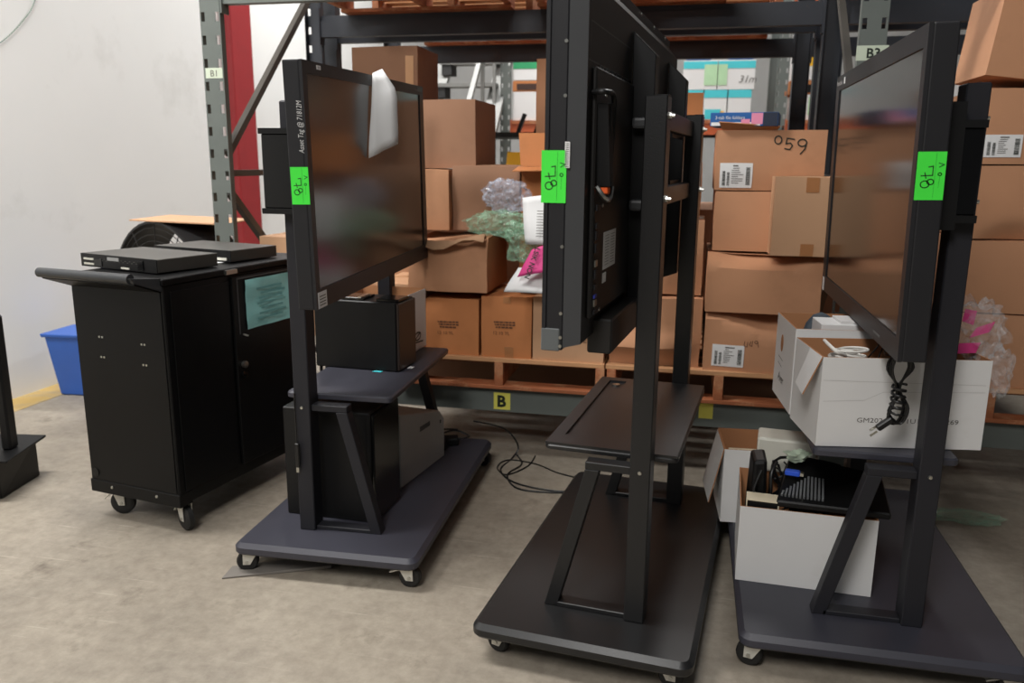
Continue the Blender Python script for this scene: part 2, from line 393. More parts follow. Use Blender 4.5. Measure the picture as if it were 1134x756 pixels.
# ------------------------------------------------------------------ pallets
def pallet(label, x0, y0, z0, w=0.96, d=1.05, h=0.146, group='wooden pallets on the rack'):
    t = thing('wooden_pallet', label, 'pallet', (x0+w/2, y0+d/2, z0), 0, group)
    for x in (-w/2, -0.02, w/2-0.04): B(x, x+0.04, -d/2, d/2, 0.018, h-0.02).build('stringer', WOODR, t, bevel=0.002)
    bw = 0.095; n = 8
    for k in range(n):
        y = -d/2+(d-bw)*k/(n-1); e = random.uniform(-0.006, 0.006)
        B(-w/2+e, w/2+e, y, y+bw, h-0.02, h).build('deck_board', WOOD, t, bevel=0.002)
    for y in (-d/2, -bw/2, d/2-bw): B(-w/2, w/2, y, y+bw, 0, 0.018).build('bottom_board', WOODR, t, bevel=0.002)
    return t
PZ = 0.34; PT = PZ+0.146
pallet('orange-edged pallet under the two stamped orange-brown cartons, above the yellow B label', -1.3, 3.48, PZ)
pallet('wooden pallet behind the empty black stand under the stack topped by carton 059', -0.33, 3.48, PZ)
pallet('wooden pallet at the right edge under the stack of tan cartons', 0.73, 3.48, PZ)
UZ = 2.15
pallet('orange-brown pallet on the upper level at top left of the rack', -1.95, 3.49, UZ)
pallet('orange-brown pallet on the upper level beside the leftmost upper one', -0.85, 3.49, UZ)
pallet('wooden pallet on the upper level of the back-to-back rack behind the rear facing display', -0.55, 4.78, 2.15)
pallet('wooden pallet on the upper level of the back-to-back rack behind the left display', -1.9, 4.78, 2.15)

# ------------------------------------------------------------------ cartons
def carton(name, label, x0, x1, y0, depth, z0, z1, m, yaw=0.0, bulge=0.006, dent=None, seed=0, cat='box', group='cardboard cartons on the rack', tilt=0.0, tape=True, crumple=0.0, slump=None):
    w, h = x1-x0, z1-z0
    t = thing(name, label, cat, ((x0+x1)/2, y0+depth/2, z0), yaw, group, ry=tilt)
    nx, ny, nz = max(6, int(w/0.03)), 6, max(6, int(h/0.025))
    def disp(a, b, c):   # -1..1
        P = Vector((a*w/2, b*depth/2, (c+1)*h/2))
        P.x += bulge*0.6*(1-b*b)*(1-c*c)*(1 if a > 0 else -1)*abs(a)**6
        P.y += bulge*(1-a*a)*(1-c*c)*(1 if b > 0 else -1)*abs(b)**6
        P.z += bulge*0.8*(1-a*a)*(1-b*b)*(1 if c > 0 else 0)*abs(c)**6
        q = Vector((P.x*5+seed*3.1, P.y*5, P.z*5))
        P += noise.noise_vector(q)*(0.003+crumple)*(0.4 if c < -0.9 else 1.0)
        if dent and b < -0.99: P.y += dent((a+1)/2, (c+1)/2)
        if slump: P.z -= slump((a+1)/2, (b+1)/2)*max(0, c)
        if P.z < 0.0: P.z = 0.0
        return P
    idx = {}; vs = []; fs = []
    def vid(i, j, k):
        key = (i, j, k)
        if key not in idx:
            idx[key] = len(vs); vs.append(disp(-1+2*i/nx, -1+2*j/ny, -1+2*k/nz))
        return idx[key]
    for i in range(nx):
        for j in range(ny):
            for k in (0, nz): fs.append((vid(i, j, k), vid(i+1, j, k), vid(i+1, j+1, k), vid(i, j+1, k)))
        for k in range(nz):
            for j in (0, ny): fs.append((vid(i, j, k), vid(i+1, j, k), vid(i+1, j, k+1), vid(i, j, k+1)))
    for j in range(ny):
        for k in range(nz):
            for i in (0, nx): fs.append((vid(i, j, k), vid(i, j+1, k), vid(i, j+1, k+1), vid(i, j, k+1)))
    MB().add(vs, fs).build('carton_body', m, t, smooth=40)
    def front(x, z, off):
        P = disp(-1+2*x/w, -1, -1+2*z/h); return (P.x, P.y-off, P.z)
    def top(x, y, off):
        P = disp(-1+2*x/w, -1+2*y/depth, 1); return (P.x, P.y, P.z+off)
    t2 = {'front': front, 'top': top, 'w': w, 'h': h, 'obj': t, 'd': depth}
    if tape: d_quad('packing_tape', top, 0.004, w-0.004, depth/2-0.025, depth/2+0.025, TAPEC, t, 0.0012, 8, 1)
    return t2
def shipping_label(c, x, z, w=0.13, h=0.095):
    f = c['front']; t = c['obj']
    lab = d_quad('shipping_label', f, x, x+w, z, z+h, PAPER, t, 0.002, 5, 4)
    R = random.Random(int(x*1000+z*977))
    def bars(xa, xb, za, zb, horiz):
        out = []; p = 0.0
        L_ = (zb-za) if horiz else (xb-xa)
        while p < L_-0.002:
            b_ = R.uniform(0.0008, 0.0028)
            out.append((xa, xb, za+p, min(za+p+b_, zb)) if horiz else (xa+p, min(xa+p+b_, xb), za, zb)); p += b_+R.uniform(0.0008, 0.002)
        return out
    rects = bars(x+w*0.08, x+w*0.17, z+h*0.1, z+h*0.7, True)+bars(x+w*0.22, x+w*0.30, z+h*0.1, z+h*0.65, True)+bars(x+w*0.8, x+w*0.93, z+h*0.12, z+h*0.85, True)
    d_bars('barcode', f, rects, INK, lab, 0.003)
    rr = []
    for k in range(9):
        zz = z+h*(0.86-0.085*k); xa = x+w*(0.4 if k < 2 else 0.36); rr.append((xa, xa+w*R.uniform(0.12, 0.36), zz, zz+h*(0.05 if k == 0 else 0.025)))
    d_bars('print_lines', f, rr, INKGREY, lab, 0.003)
    return lab
def stamp(c, x, z, w=0.1):
    f = c['front']; R = random.Random(int(x*991))
    rr = []
    for k in range(3):
        zz = z-0.012*k; xx = x+0.005*k
        while xx < x+w*(0.9 if k < 2 else 0.75):
            l = R.uniform(0.004, 0.016); rr.append((xx, xx+l, zz, zz+0.007)); xx += l+0.003
    d_bars('stamped_print', f, rr, INKBROWN, c['obj'], 0.0025)
    d_text('lettering', f, '12 10 YL', 0.022, INKBROWN, c['obj'], x-0.005, z-0.055, 0.0025)
def front_tape(c, x, w, z0, z1, m=TAPE): d_quad('packing_tape', c['front'], x, x+w, z0, z1, m, c['obj'], 0.0015, 2, 4)

# left pallet
a1 = carton('carton', 'orange-brown stamped carton at the bottom left beside the left stand shelf', -1.17, -0.918, 3.5, 0.4, PT, 0.745, C_ORANGE, seed=1)
stamp(a1, 0.06, 0.15)
a2 = carton('carton', 'orange-brown stamped carton with a tape strip down its front top', -0.906, -0.674, 3.5, 0.4, PT, 0.765, C_ORANGE, seed=2)
stamp(a2, 0.06, 0.16); front_tape(a2, 0.1, 0.035, 0.25, 0.278); front_tape(a2, 0.11, 0.04, 0.0, 0.05)
a3 = carton('carton', 'light tan carton under the rear facing display at the pallet corner', -0.668, -0.35, 3.5, 0.4, PT, 0.77, C_LIGHT, seed=3)
d_text('lettering', a3['front'], '17 TEL', 0.035, INKBROWN, a3['obj'], 0.16, 0.09, 0.0025)
a0 = carton('carton', 'light tan carton standing behind the left display, beside the two stamped cartons', -1.43, -1.185, 3.52, 0.4, PT, 0.80, C_LIGHT, seed=4)
def a4d(s, t): return 0.014*max(0, t-0.82)/0.18 + (0.012*math.exp(-((s-0.9)/0.08)**2) if t > 0.6 else 0) + 0.006*math.sin(9*s+3*t)
a4 = carton('carton', 'large crumpled tan carton with torn open top lying on the stamped cartons', -1.24, -0.875, 3.47, 0.42, 0.782, 1.03, C_TAN, seed=5, crumple=0.006, dent=a4d, bulge=0.012, tape=False,
            slump=lambda a, b: 0.018*math.sin(3*a+1)+0.02*(1-b))
fl = MB(); 
vs = []; fs = []
for i in range(9):
    x = -0.18+0.36*i/8
    for j, (yy, zz) in enumerate(((-0.205, 0.238), (-0.23, 0.256), (-0.262, 0.232+0.012*math.sin(i*1.3)))): vs.append((x, yy+0.008*math.sin(i*1.9), zz+0.006*math.sin(i*0.8+j)-0.018*math.sin(3*i/8+1)-0.01))
for i in range(8):
    for j in range(2): a = i*3+j; fs.append((a, a+3, a+4, a+1))
o = MB().add(vs, fs).build('torn_flap', C_LIGHT, a4['obj'], smooth=60)
sm = o.modifiers.new('thickness', 'SOLIDIFY'); sm.thickness = 0.004
a5 = carton('carton', 'brown carton behind the plastic bags on the upper left stack', -1.075, -0.76, 3.63, 0.35, 1.045, 1.335, C_DARK, seed=6, dent=lambda s, t: 0.008*math.sin(6*t))
a51 = carton('carton', 'tan carton peeking out beside the left display under the tall brown one', -1.40, -1.085, 3.6, 0.38, 1.045, 1.315, C_TAN, seed=7)
a52 = carton('carton', 'tall brown carton on top of the left stack right of the left display', -1.36, -0.975, 3.66, 0.38, 1.322, 1.625, C_DARK, seed=8, yaw=0)
a6 = carton('carton', 'dark brown carton with a taped corner on top behind the left display', -1.64, -1.31, 3.85, 0.32, 1.64, 1.885, C_DARK, seed=9)
d_quad('clear_tape', a6['front'], 0.27, 0.31, 0.05, 0.2, TAPEC, a6['obj'], 0.0015, 1, 3)
a61 = carton('carton', 'plain tan carton low behind the left display at the back of the rack', -1.80, -1.37, 3.98, 0.42, PT, 1.04, C_TAN, seed=31)
a62 = carton('carton', 'plain brown carton right below the dark taped one behind the left display', -1.76, -1.37, 4.0, 0.40, 1.05, 1.635, C_DARK, seed=32)
# open box with flaps beside rear facing display
ob = thing('open_carton', 'orange-brown carton with upright open flaps behind the rear facing display edge', 'box', (-0.61, 3.80, 1.05), 0, 'cardboard cartons on the rack')
mb = MB()
for q in ((-0.15, 0.15, -0.17, -0.166, 0, 0.27), (-0.15, 0.15, 0.166, 0.17, 0, 0.27), (-0.15, -0.146, -0.17, 0.17, 0, 0.27), (0.146, 0.15, -0.17, 0.17, 0, 0.27), (-0.15, 0.15, -0.17, 0.17, 0, 0.004)): mb.box(*q)
mb.build('carton_body', C_ORANGE, ob)
MB().hexa([(-0.165, -0.27, 0.262), (0.15, -0.27, 0.272), (0.15, -0.172, 0.28), (-0.16, -0.172, 0.28), (-0.165, -0.27, 0.266), (0.15, -0.27, 0.276), (0.15, -0.172, 0.284), (-0.16, -0.172, 0.284)]).build('flap', C_ORANGE, ob)
MB().hexa([(-0.15, -0.166, 0.285), (0.15, -0.166, 0.285), (0.15, -0.162, 0.285), (-0.15, -0.162, 0.285), (-0.165, -0.14, 0.43), (0.145, -0.14, 0.43), (0.145, -0.136, 0.43), (-0.165, -0.136, 0.43)]).build('flap', C_ORANGE, ob)
ob2 = carton('carton', 'orange-brown carton carrying the open flap box behind the rear facing display', -0.755, -0.40, 3.6, 0.4, 0.775, 1.045, C_ORANGE, seed=10)
a8 = carton('carton', 'tall narrow brown carton rising behind the rear facing display edge', -0.778, -0.42, 4.08, 0.3, 1.35, 1.845, C_TAN, seed=11)
a81 = carton('carton', 'brown carton carrying the tall narrow one behind the rear facing display', -0.785, -0.38, 4.05, 0.4, PT, 1.345, C_TAN, seed=33)
# middle pallet
def b1d(s, t): return -0.05*math.exp(-((t-0.30)/0.14)**2)*max(0, min(1, (0.95-s)*3)) + 0.012*max(0, t-0.7)
b1 = carton('carton', 'bulging crumpled tan carton seen between the posts of the black stand', -0.325, 0.062, 3.53, 0.4, PT, 0.785, C_TAN, seed=12, dent=b1d, crumple=0.006)
b2 = carton('carton', 'tan carton between the black stand posts on the bulging one', -0.30, 0.055, 3.58, 0.38, 0.795, 1.115, C_TAN, seed=13, dent=lambda s, t: 0.03*max(0, t-0.6)*2)
b3 = carton('carton', 'brown carton third up behind the wall bracket of the black stand', -0.30, 0.03, 3.62, 0.36, 1.125, 1.36, C_ORANGE, seed=14)
b4 = carton('carton', 'small brown carton peeping above the far post of the black stand', -0.32, 0.02, 3.78, 0.34, 1.37, 1.655, C_ORANGE, seed=15)
def c1d(s, t):
    e = 0.96-0.34*min(1, s/0.55)**1.2     # crease line: steep top facet
    return max(0, t-e)*0.42
c1 = carton('carton', 'bottom carton with barcode label of the stack topped by carton 059', 0.08, 0.535, 3.5, 0.5, PT, 0.735, C_TAN, seed=16, dent=c1d)
shipping_label(c1, 0.035, 0.02)
d_strokes('handwritten_number', c1['front'], [[(0.165, 0.135), (0.163, 0.115), (0.175, 0.112), (0.178, 0.132)], [(0.19, 0.135), (0.185, 0.12), (0.195, 0.115), (0.197, 0.137)], circ(0.212, 0.133, 0.006), [(0.218, 0.136), (0.222, 0.112)]], 0.0025, INKBROWN, c1['obj'])
def c2d(s, t): return max(0, t-(0.86+0.08*s-0.12*math.sin(s*3.1)))*0.5
c2 = carton('carton', 'second carton up with a sagging top edge in the 059 stack', 0.075, 0.535, 3.5, 0.5, 0.74, 0.985, C_TAN, seed=17, dent=c2d, tape=False, slump=lambda a, b: 0.012*math.sin(3.1*a)*(1-b))
c3 = carton('carton', 'third carton up in the 059 stack, half hidden by the light taped carton', 0.092, 0.53, 3.6, 0.4, 0.99, 1.24, C_TAN, seed=18, tape=False)
c4 = carton('carton', 'carton hand-numbered 059 with barcode label and a raised front flap', 0.085, 0.52, 3.6, 0.4, 1.245, 1.49, C_TAN, seed=19, tape=False, dent=lambda s, t: 0.02*max(0, 0.25-t))
shipping_label(c4, 0.02, 0.01, 0.13, 0.10)
f4 = c4['front']
d_strokes('handwritten_number', f4, [circ(0.245, 0.205, 0.014, 0.016, 12, 1.2), [(0.308, 0.208), (0.280, 0.212), (0.276, 0.190), (0.294, 0.193), (0.302, 0.182), (0.292, 0.167), (0.272, 0.171)], circ(0.340, 0.194, 0.017, 0.014, 12, 0), [(0.357, 0.194), (0.352, 0.17), (0.335, 0.15)]], 0.005, INK, c4['obj'])
MB().hexa([(-0.2, -0.2, 0.246), (0.02, -0.2, 0.246), (0.02, -0.197, 0.248), (-0.2, -0.197, 0.248), (-0.215, -0.235, 0.275), (0.03, -0.225, 0.258), (0.03, -0.222, 0.261), (-0.215, -0.232, 0.279)]).build('flap', C_IN, c4['obj'])
c5 = carton('carton', 'light tan cube carton with tape strips standing in front of carton 059', 0.318, 0.56, 3.46, 0.13, 0.99, 1.305, C_LIGHT, seed=20, bulge=0.003)
front_tape(c5, 0.118, 0.05, 0.255, 0.313); front_tape(c5, 0.115, 0.05, 0.002, 0.05)
fb = thing('folder_carton', 'flat blue printed folder box lying on carton 059', 'box', (0.20, 3.68, 1.505), -8)
B(-0.135, 0.135, -0.1, 0.1, 0, 0.055).build('carton_body', BLUEP, fb, bevel=0.002)
f = fF((-0.135, -0.1, 0)); d_quad('white_band', f, 0.004, 0.2, 0.002, 0.016, PAPER, fb)
d_text('lettering', f, '3-tab file folders', 0.019, PAPER, fb, 0.02, 0.028, sx=0.95)
d_quad('pink_picture', f, 0.165, 0.21, 0.008, 0.052, mat('pink_picture_print', (226, 140, 170), 0.5), fb, 0.0015)
d_quad('pink_picture', f, 0.125, 0.16, 0.004, 0.028, mat('pink_picture_print', (226, 140, 170), 0.5), fb, 0.0015)
d_quad('dark_end', f, 0.212, 0.268, 0.002, 0.054, mat('navy_print', (24, 34, 56), 0.5), fb, 0.0012)
# right pallet
d5 = carton('carton', 'bottom tan carton of the stack at the right edge', 1.02, 1.50, 3.5, 0.45, PT, 0.78, C_TAN, seed=21, dent=lambda s, t: 0.02*max(0, t-0.8))
d4 = carton('carton', 'second tan carton up at the right edge', 1.045, 1.50, 3.5, 0.45, 0.785, 1.07, C_TAN, seed=22)
d3 = carton('carton', 'third tan carton up at the right edge with a creased foot', 1.05, 1.50, 3.5, 0.45, 1.075, 1.355, C_TAN, seed=23, dent=lambda s, t: 0.12*max(0, 0.26*math.sin(min(1, max(0, s*1.6-0.1))*3.0)-t))
d2 = carton('carton', 'tan carton with a large barcode label at the right edge', 1.06, 1.50, 3.5, 0.45, 1.36, 1.64, C_TAN, seed=24, tape=False)
shipping_label(d2, 0.012, 0.025, 0.13, 0.085)
d1 = carton('carton', 'big tilted tan carton on top of the right edge stack', 1.05, 1.42, 3.52, 0.4, 1.667, 1.99, C_TAN, seed=25, tilt=7)

# low load added to the rack behind to keep light from under the racks
for k, (xa, xb) in enumerate(((-2.1, -1.16), (-1.14, -0.2), (-0.18, 0.56), (0.72, 1.6))):
    w_ = ['first', 'second', 'third', 'fourth'][k]
    pallet('added wooden pallet under a light-blocking carton on the rack behind, %s from the left' % w_, xa, 4.78, PZ, w=xb-xa)
    carton('light_block_carton', 'big tan carton added to block light on the rack behind, %s from the left' % w_, xa+0.01, xb-0.01, 4.80, 0.95, PT, [1.0, 1.12, 1.1, 1.15][k], C_DARK, seed=50+k)
    carton('light_block_carton', 'unseen big tan carton added to block light on the floor under the rack behind, %s from the left' % w_, xa+0.01, xb-0.01, 4.85, 0.85, 0.0, 0.215, C_DARK, seed=60+k, tape=False)

# plastic bags and papers on the left stack
def crumpled(name, label, cat, loc, size, m, seed, amp=0.35, freq=4.0, sub=4, flat=0.0):
    bm = bmesh.new(); bmesh.ops.create_icosphere(bm, subdivisions=sub, radius=1.0)
    for v in bm.verts:
        p = v.co.copy(); q = p*freq*0.5+Vector((seed*7.3, seed*1.7, 0))
        k = 1+amp*noise.noise(q)*1.4+amp*0.5*abs(noise.noise(q*2.7))*1.5
        p = p*k; p.z = max(p.z, -flat) if flat else p.z
        v.co = Vector((p.x*size[0], p.y*size[1], p.z*size[2]))
    zmin = min(v.co.z for v in bm.verts)
    for v in bm.verts: v.co.z -= zmin
    me = bpy.data.meshes.new(name); bm.to_mesh(me); bm.free(); me.materials.append(m)
    me.polygons.foreach_set('use_smooth', [True]*len(me.polygons)); me.set_sharp_from_angle(angle=math.radians(50))
    o = bpy.data.objects.new(name, me); col.objects.link(o); o.location = loc
    return tag(o, label, cat)
crumpled('plastic_bag', 'bluish crumpled plastic bag on the left carton stack', 'plastic bag', (-0.805, 3.56, 1.125), (0.10, 0.05, 0.07), FILMB, 1, 0.22, 8)
crumpled('plastic_bag', 'crumpled green plastic bag spilling over the torn carton', 'plastic bag', (-0.83, 3.54, 1.02), (0.14, 0.06, 0.055), FILMG, 2, 0.22, 8)
crumpled('plastic_bag', 'green plastic bag hanging down beside the torn carton above the pink label', 'plastic bag', (-0.725, 3.53, 0.91), (0.07, 0.05, 0.085), FILMG, 3, 0.4, 5)
def sheet(name, label, pts, m, cat='paper', bend=0.012, n=8, thick=0.0012):
    a, b, c, d = [Vector(p) for p in pts]; vs = []; fs = []
    nn = (b-a).cross(d-a).normalized()
    for j in range(n+1):
        for i in range(n+1):
            s, t = i/n, j/n
            p = (a*(1-s)+b*s)*(1-t)+(d*(1-s)+c*s)*t
            vs.append(p+nn*bend*(math.sin(3.1*s+1.3*t)+0.5*math.sin(5*t+2*s)))
    for j in range(n):
        for i in range(n): k = j*(n+1)+i; fs.append((k, k+1, k+n+2, k+n+1))
    o = MB().add(vs, fs).build(name, m, smooth=60)
    md = o.modifiers.new('thickness', 'SOLIDIFY'); md.thickness = thick
    return tag(o, label, cat)
sh1 = sheet('paper_sheet', 'white printed sheet leaning at the rear facing display edge', [(-0.70, 3.47, 1.005), (-0.48, 3.45, 1.00), (-0.48, 3.50, 1.235), (-0.725, 3.52, 1.20)], PAPER)
d_bars('print_lines', plane_fn((-0.68, 3.447, 1.02), (1, 0, 0), (0, 0.2, 1)), [(0.03, 0.03+0.1*((k*37) % 5+3)/7, 0.012*k+0.02, 0.012*k+0.023) for k in range(10)], INKGREY, sh1, 0.008)
sh2 = sheet('paper_sleeve', 'white plastic mailer with pink label lying on the stamped carton', [(-0.785, 3.42, 0.80), (-0.42, 3.43, 0.79), (-0.42, 3.50, 0.90), (-0.73, 3.47, 0.90)], PAPER, 'mailer', 0.01)
lab = sheet('pink_label', 'hot pink printed label on the white mailer beside the torn carton', [(-0.722, 3.41, 0.868), (-0.60, 3.40, 0.895), (-0.605, 3.43, 1.01), (-0.665, 3.44, 0.985)], PINK, 'label', 0.004)
pf = plane_fn((-0.637, 3.422, 0.995), (-0.30, -0.22, -0.92), (0.95, -0.02, -0.30))
d_text('lettering', pf, 'LSIK NON', 0.031, INK, lab, 0.0, -0.008, 0.01, bold=0.0008)

# ------------------------------------------------------------------ display stands
def caster(parent, x, y, zt, r, yaw=0.0, brake=False):
    c_, s_ = math.cos(yaw), math.sin(yaw)
    T = lambda a, b, z: (x+a*c_-b*s_, y+a*s_+b*c_, z)
    off = 0.012
    br = MB()
    br.hexa([T(-0.026, -0.022, zt-0.004), T(0.026, -0.022, zt-0.004), T(0.026, 0.022, zt-0.004), T(-0.026, 0.022, zt-0.004), T(-0.026, -0.022, zt), T(0.026, -0.022, zt), T(0.026, 0.022, zt), T(-0.026, 0.022, zt)])
    for s in (-1, 1):
        ya, yb = s*0.0165, s*0.019
        pl = [(-0.024, zt-0.003), (0.024, zt-0.003), (off+0.013, r-0.009), (off-0.011, r-0.009)]
        br.prism(pl, lambda a, z, b: T(a, b, z), ya, yb)
    if brake:
        br.hexa([T(-0.055, -0.015, r+0.012), T(-0.02, -0.015, zt-0.014), T(-0.02, 0.015, zt-0.014), T(-0.055, 0.015, r+0.012), T(-0.055, -0.015, r+0.016), T(-0.02, -0.015, zt-0.009), T(-0.02, 0.015, zt-0.009), T(-0.055, 0.015, r+0.016)])
    o = br.build('caster', ZINC, parent)
    w = MB().lathe([(0.004, -0.0135), (r*0.62, -0.0135), (r*0.86, -0.0135), (r, -0.009), (r, 0.009), (r*0.86, 0.0135), (r*0.62, 0.0135), (0.004, 0.0135)], lambda a, z, b: T(off+a, b, r+z), 20)
    w.build('wheel', RUBBER, o, smooth=40)
    a = MB().lathe([(0.001, -0.022), (0.006, -0.022), (0.006, 0.022), (0.001, 0.022)], lambda p, z, b: T(off+p, b, r+z), 10)
    a.build('axle', CHROME, o)

def stand(label, ox, oy, ang, m, v0, v1, ztop, u0=-0.6, u1=0.6, groove=False, mr=0.036):
    t = thing('display_stand', label, 'display stand', (ox, oy, 0), ang, 'rolling display stands')
    pm = POSTM if m is STAND else m
    zb, zt = 0.073, 0.112
    MB().slab(u0, u1, v0, v1, zb, zt, 0.035, 0.014).build('base', m, t, smooth=25)
    ins = 0.045 if mr > 0.034 else 0.072
    for i, u in enumerate((u0+ins, u1-ins)):
        for j, v in enumerate((v0+ins, v1-ins)): caster(t, u, v, zb, mr, math.pi/2*(1 if j else -1)+0.25*(i-j), brake=(i+j) % 2 == 0)
    for s in (-1, 1):
        u = s*0.42
        B(u-0.035, u+0.035, -0.0275, 0.0275, zt, ztop).build('post', pm, t, bevel=0.003)
        MB().hexa([(u-0.022, 0.222, zt), (u+0.022, 0.222, zt), (u+0.022, 0.260, zt), (u-0.022, 0.260, zt), (u-0.022, 0.112, 0.536), (u+0.022, 0.112, 0.536), (u+0.022, 0.152, 0.536), (u-0.022, 0.152, 0.536)]).build('diagonal_leg', pm, t, bevel=0.002)
        B(u-0.022, u+0.022, 0.0275, 0.23, zt, zt+0.014).build('foot_rail', pm, t, bevel=0.002)
        B(u-0.022, u+0.022, 0.0275, 0.152, 0.536, 0.558).build('shelf_rail', pm, t, bevel=0.002)
        MB().lathe([(0.0005, 0), (0.006, 0), (0.005, 0.004), (0.0005, 0.004)], lambda a, b, c: (u+s*(0.035+c)*1.0, a, 0.55+b), 8).build('bolt', CHROME, t)
        B(u-0.02, u+0.02, -0.0275-0.0, 0.0, ztop, ztop+0.002).build('end_cap', m, t)
    sh = MB()
    if groove:
        sh.slab(-0.383, 0.383, -0.09, 0.285, 0.56, 0.574, 0.02, 0.004)
        for q in ((-0.38, 0.38, -0.087, 0.185), (-0.38, 0.38, 0.245, 0.282), (-0.38, -0.30, 0.185, 0.245), (0.34, 0.38, 0.185, 0.245)): sh.box(*q, 0.574, 0.581)
    else: sh.slab(-0.383, 0.383, -0.09, 0.285, 0.56, 0.581, 0.02, 0.005)
    so = sh.build('shelf', m, t, smooth=25)
    if groove: MB().lathe([(0.001, 0), (0.014, 0), (0.014, 0.004), (0.001, 0.005)], lambda a, b, c: (0.30+a, 0.215+b, 0.5745+c), 14).build('grommet', CHROME, so)
    for z in (1.265, 1.465):
        B(-0.385, 0.385, 0.0, 0.03, z-0.025, z+0.025).build('cross_bar', m, t, bevel=0.002)
        for u in (-0.42, 0.42):
            MB().lathe([(0.0005, 0), (0.009, 0), (0.009, 0.006), (0.005, 0.006), (0.005, 0.014), (0.0005, 0.014)], lambda a, b, c: (u+a, -0.0275-c, z+b), 8).build('bolt', CHROME, t)
    return t
S1 = (-1.247, 2.834, -88.0); S2 = (-0.051, 2.507, 84.0); S3 = (0.65, 2.66, 90.0)
st1 = stand('charcoal rolling display stand loaded with computers at left', *S1, STAND, -0.205, 0.43, 1.53)
st2 = stand('black rolling display stand with an empty shelf in the middle', *S2, STANDB, -0.18, 0.424, 1.512, -0.61, 0.61, groove=True, mr=0.033)
st3 = stand('charcoal rolling display stand loaded with white boxes at right', *S3, STAND, -0.26, 0.463, 1.545, mr=0.036)
# end cover boxes on near posts
mc = MB().box(0.456, 0.49, -0.075, 0.03, 1.205, 1.43).build('post_cover', BLACKG, st1, bevel=0.003)
B(0.456, 0.497, -0.08, 0.034, 1.43, 1.447).build('cover_cap', BLACK, mc); B(0.456, 0.497, -0.08, 0.034, 1.188, 1.205).build('cover_cap', BLACK, mc)
mc = MB().box(-0.49, -0.456, -0.015, 0.065, 1.235, 1.44).build('post_cover', BLACKG, st3, bevel=0.003)
B(-0.497, -0.456, -0.018, 0.068, 1.44, 1.458).build('cover_cap', BLACK, mc); B(-0.497, -0.456, -0.018, 0.068, 1.217, 1.235).build('cover_cap', BLACK, mc)

# ------------------------------------------------------------------ displays
S78 = [[(230, 283), (270, 275), (270, 380), (165, 385)], [(198, 350), (212, 412)], [(205+40*math.cos(a*0.5), 483+40*math.sin(a*0.5)) for a in range(14)], [(255+31*math.cos(a*0.5), 455+31*math.sin(a*0.5)) for a in range(14)]]
SGR = [[(320, 240), (368, 258), (325, 285)], [(335+16*math.cos(a*0.6), 367+16*math.sin(a*0.6)) for a in range(12)]]
def sticker(fn, w, h, parent):
    s = d_quad('green_sticker', fn, 0, w, 0, h, GREEN, parent, 0.001, label='neon green sticker with handwritten 78')
    K = lambda L_: [[((x-120)/265*w, (1-(y-110)/555)*h) for x, y in l] for l in L_]
    d_strokes('handwritten_number', fn, K(S78), 0.0022, INK, s, 0.0016)
    d_strokes('printed_mark', fn, K(SGR), 0.002, INKG, s, 0.0016)
    d_strokes('printed_line', fn, K([[(292, 125), (288, 640)], [(335, 400), (332, 520)]]), 0.0006, INKG, s, 0.0016)

def display(label, S, ua, ub, va, vb, z0, z1, bez, lean=0.0, roll=0.0, glass=None):
    t = thing('flat_panel_display', label, 'display', (S[0], S[1], 0), S[2], 'large flat panel displays')
    zc = (z0+z1)/2
    R = Matrix.Translation((0, 0, zc)) @ Matrix.Rotation(math.radians(roll), 4, 'Y') @ Matrix.Rotation(math.radians(lean), 4, 'X') @ Matrix.Translation((0, 0, -zc))
    t.matrix_world = Matrix.Translation((S[0], S[1], 0)) @ Matrix.Rotation(math.radians(S[2]), 4, 'Z') @ R
    bl, br_, bb, bt = bez
    B(ua, ub, va, vb-0.01, z0, z1).build('housing', BEZEL, t, bevel=0.004, seg=2)
    fr = MB()
    fr.box(ua, ua+bl, vb-0.01, vb, z0, z1); fr.box(ub-br_, ub, vb-0.01, vb, z0, z1); fr.box(ua+bl, ub-br_, vb-0.01, vb, z0, z0+bb); fr.box(ua+bl, ub-br_, vb-0.01, vb, z1-bt, z1)
    fr.build('bezel', BEZEL, t)
    B(ua+bl, ub-br_, vb-0.01, vb-0.004, z0+bb, z1-bt).build('screen', glass or SCREEN, t)
    return t
# left display
t1 = display('large display facing right with a white sheet taped over its top edge', S1, -0.60, 0.60, 0.066, 0.127, 0.92, 1.645, (0.05, 0.03, 0.06, 0.036), lean=0.6, roll=1.4)
B(-0.5, 0.5, 0.03, 0.066, 1.2, 1.5).build('mount_bracket', BLACK, t1)
sticker(lambda x, y, o: (0.60+o, 0.070+x, 1.238+y), 0.056, 0.108, t1)
d_text('handwritten_tag', lambda x, y, o: (0.60+o, 0.118-y, 1.385+x), 'Asset Tag @ 71812M', 0.023, INKW, t1, 0, 0, 0.0008, sx=0.72, shear=0.2)
# paper on it
vs = []; fs = []
for j in range(9):
    t_ = j/8
    for i in range(5):
        s = i/4
        u = (0.02+0.075*t_)*(1-s)+(-0.030+0.03*t_)*s
        z = 1.652-0.29*t_+(0.018+0.03*t_)*s
        v = 0.1285+0.075*s*min(1, t_*2.5+0.25)+0.003*math.sin(9*s+6*t_)*t_
        vs.append((u, v, z))
for j in range(8):
    for i in range(4): k = j*5+i; fs.append((k, k+1, k+6, k+5))
ps = MB().add(vs, fs).build('paper_sheet', PAPER, t1, smooth=60)
ps.modifiers.new('thickness', 'SOLIDIFY').thickness = 0.0006
fb_ = lambda x, y, o: (0.585-x, 0.127+o, 0.922+y)
d_quad('white_label', fb_, -0.005, 0.06, 0.0, 0.05, PAPER, t1)
d_bars('print_lines', fb_, [(0.004, 0.05, 0.008+0.009*k, 0.011+0.009*k) for k in range(4)], INKGREY, t1, 0.0015)
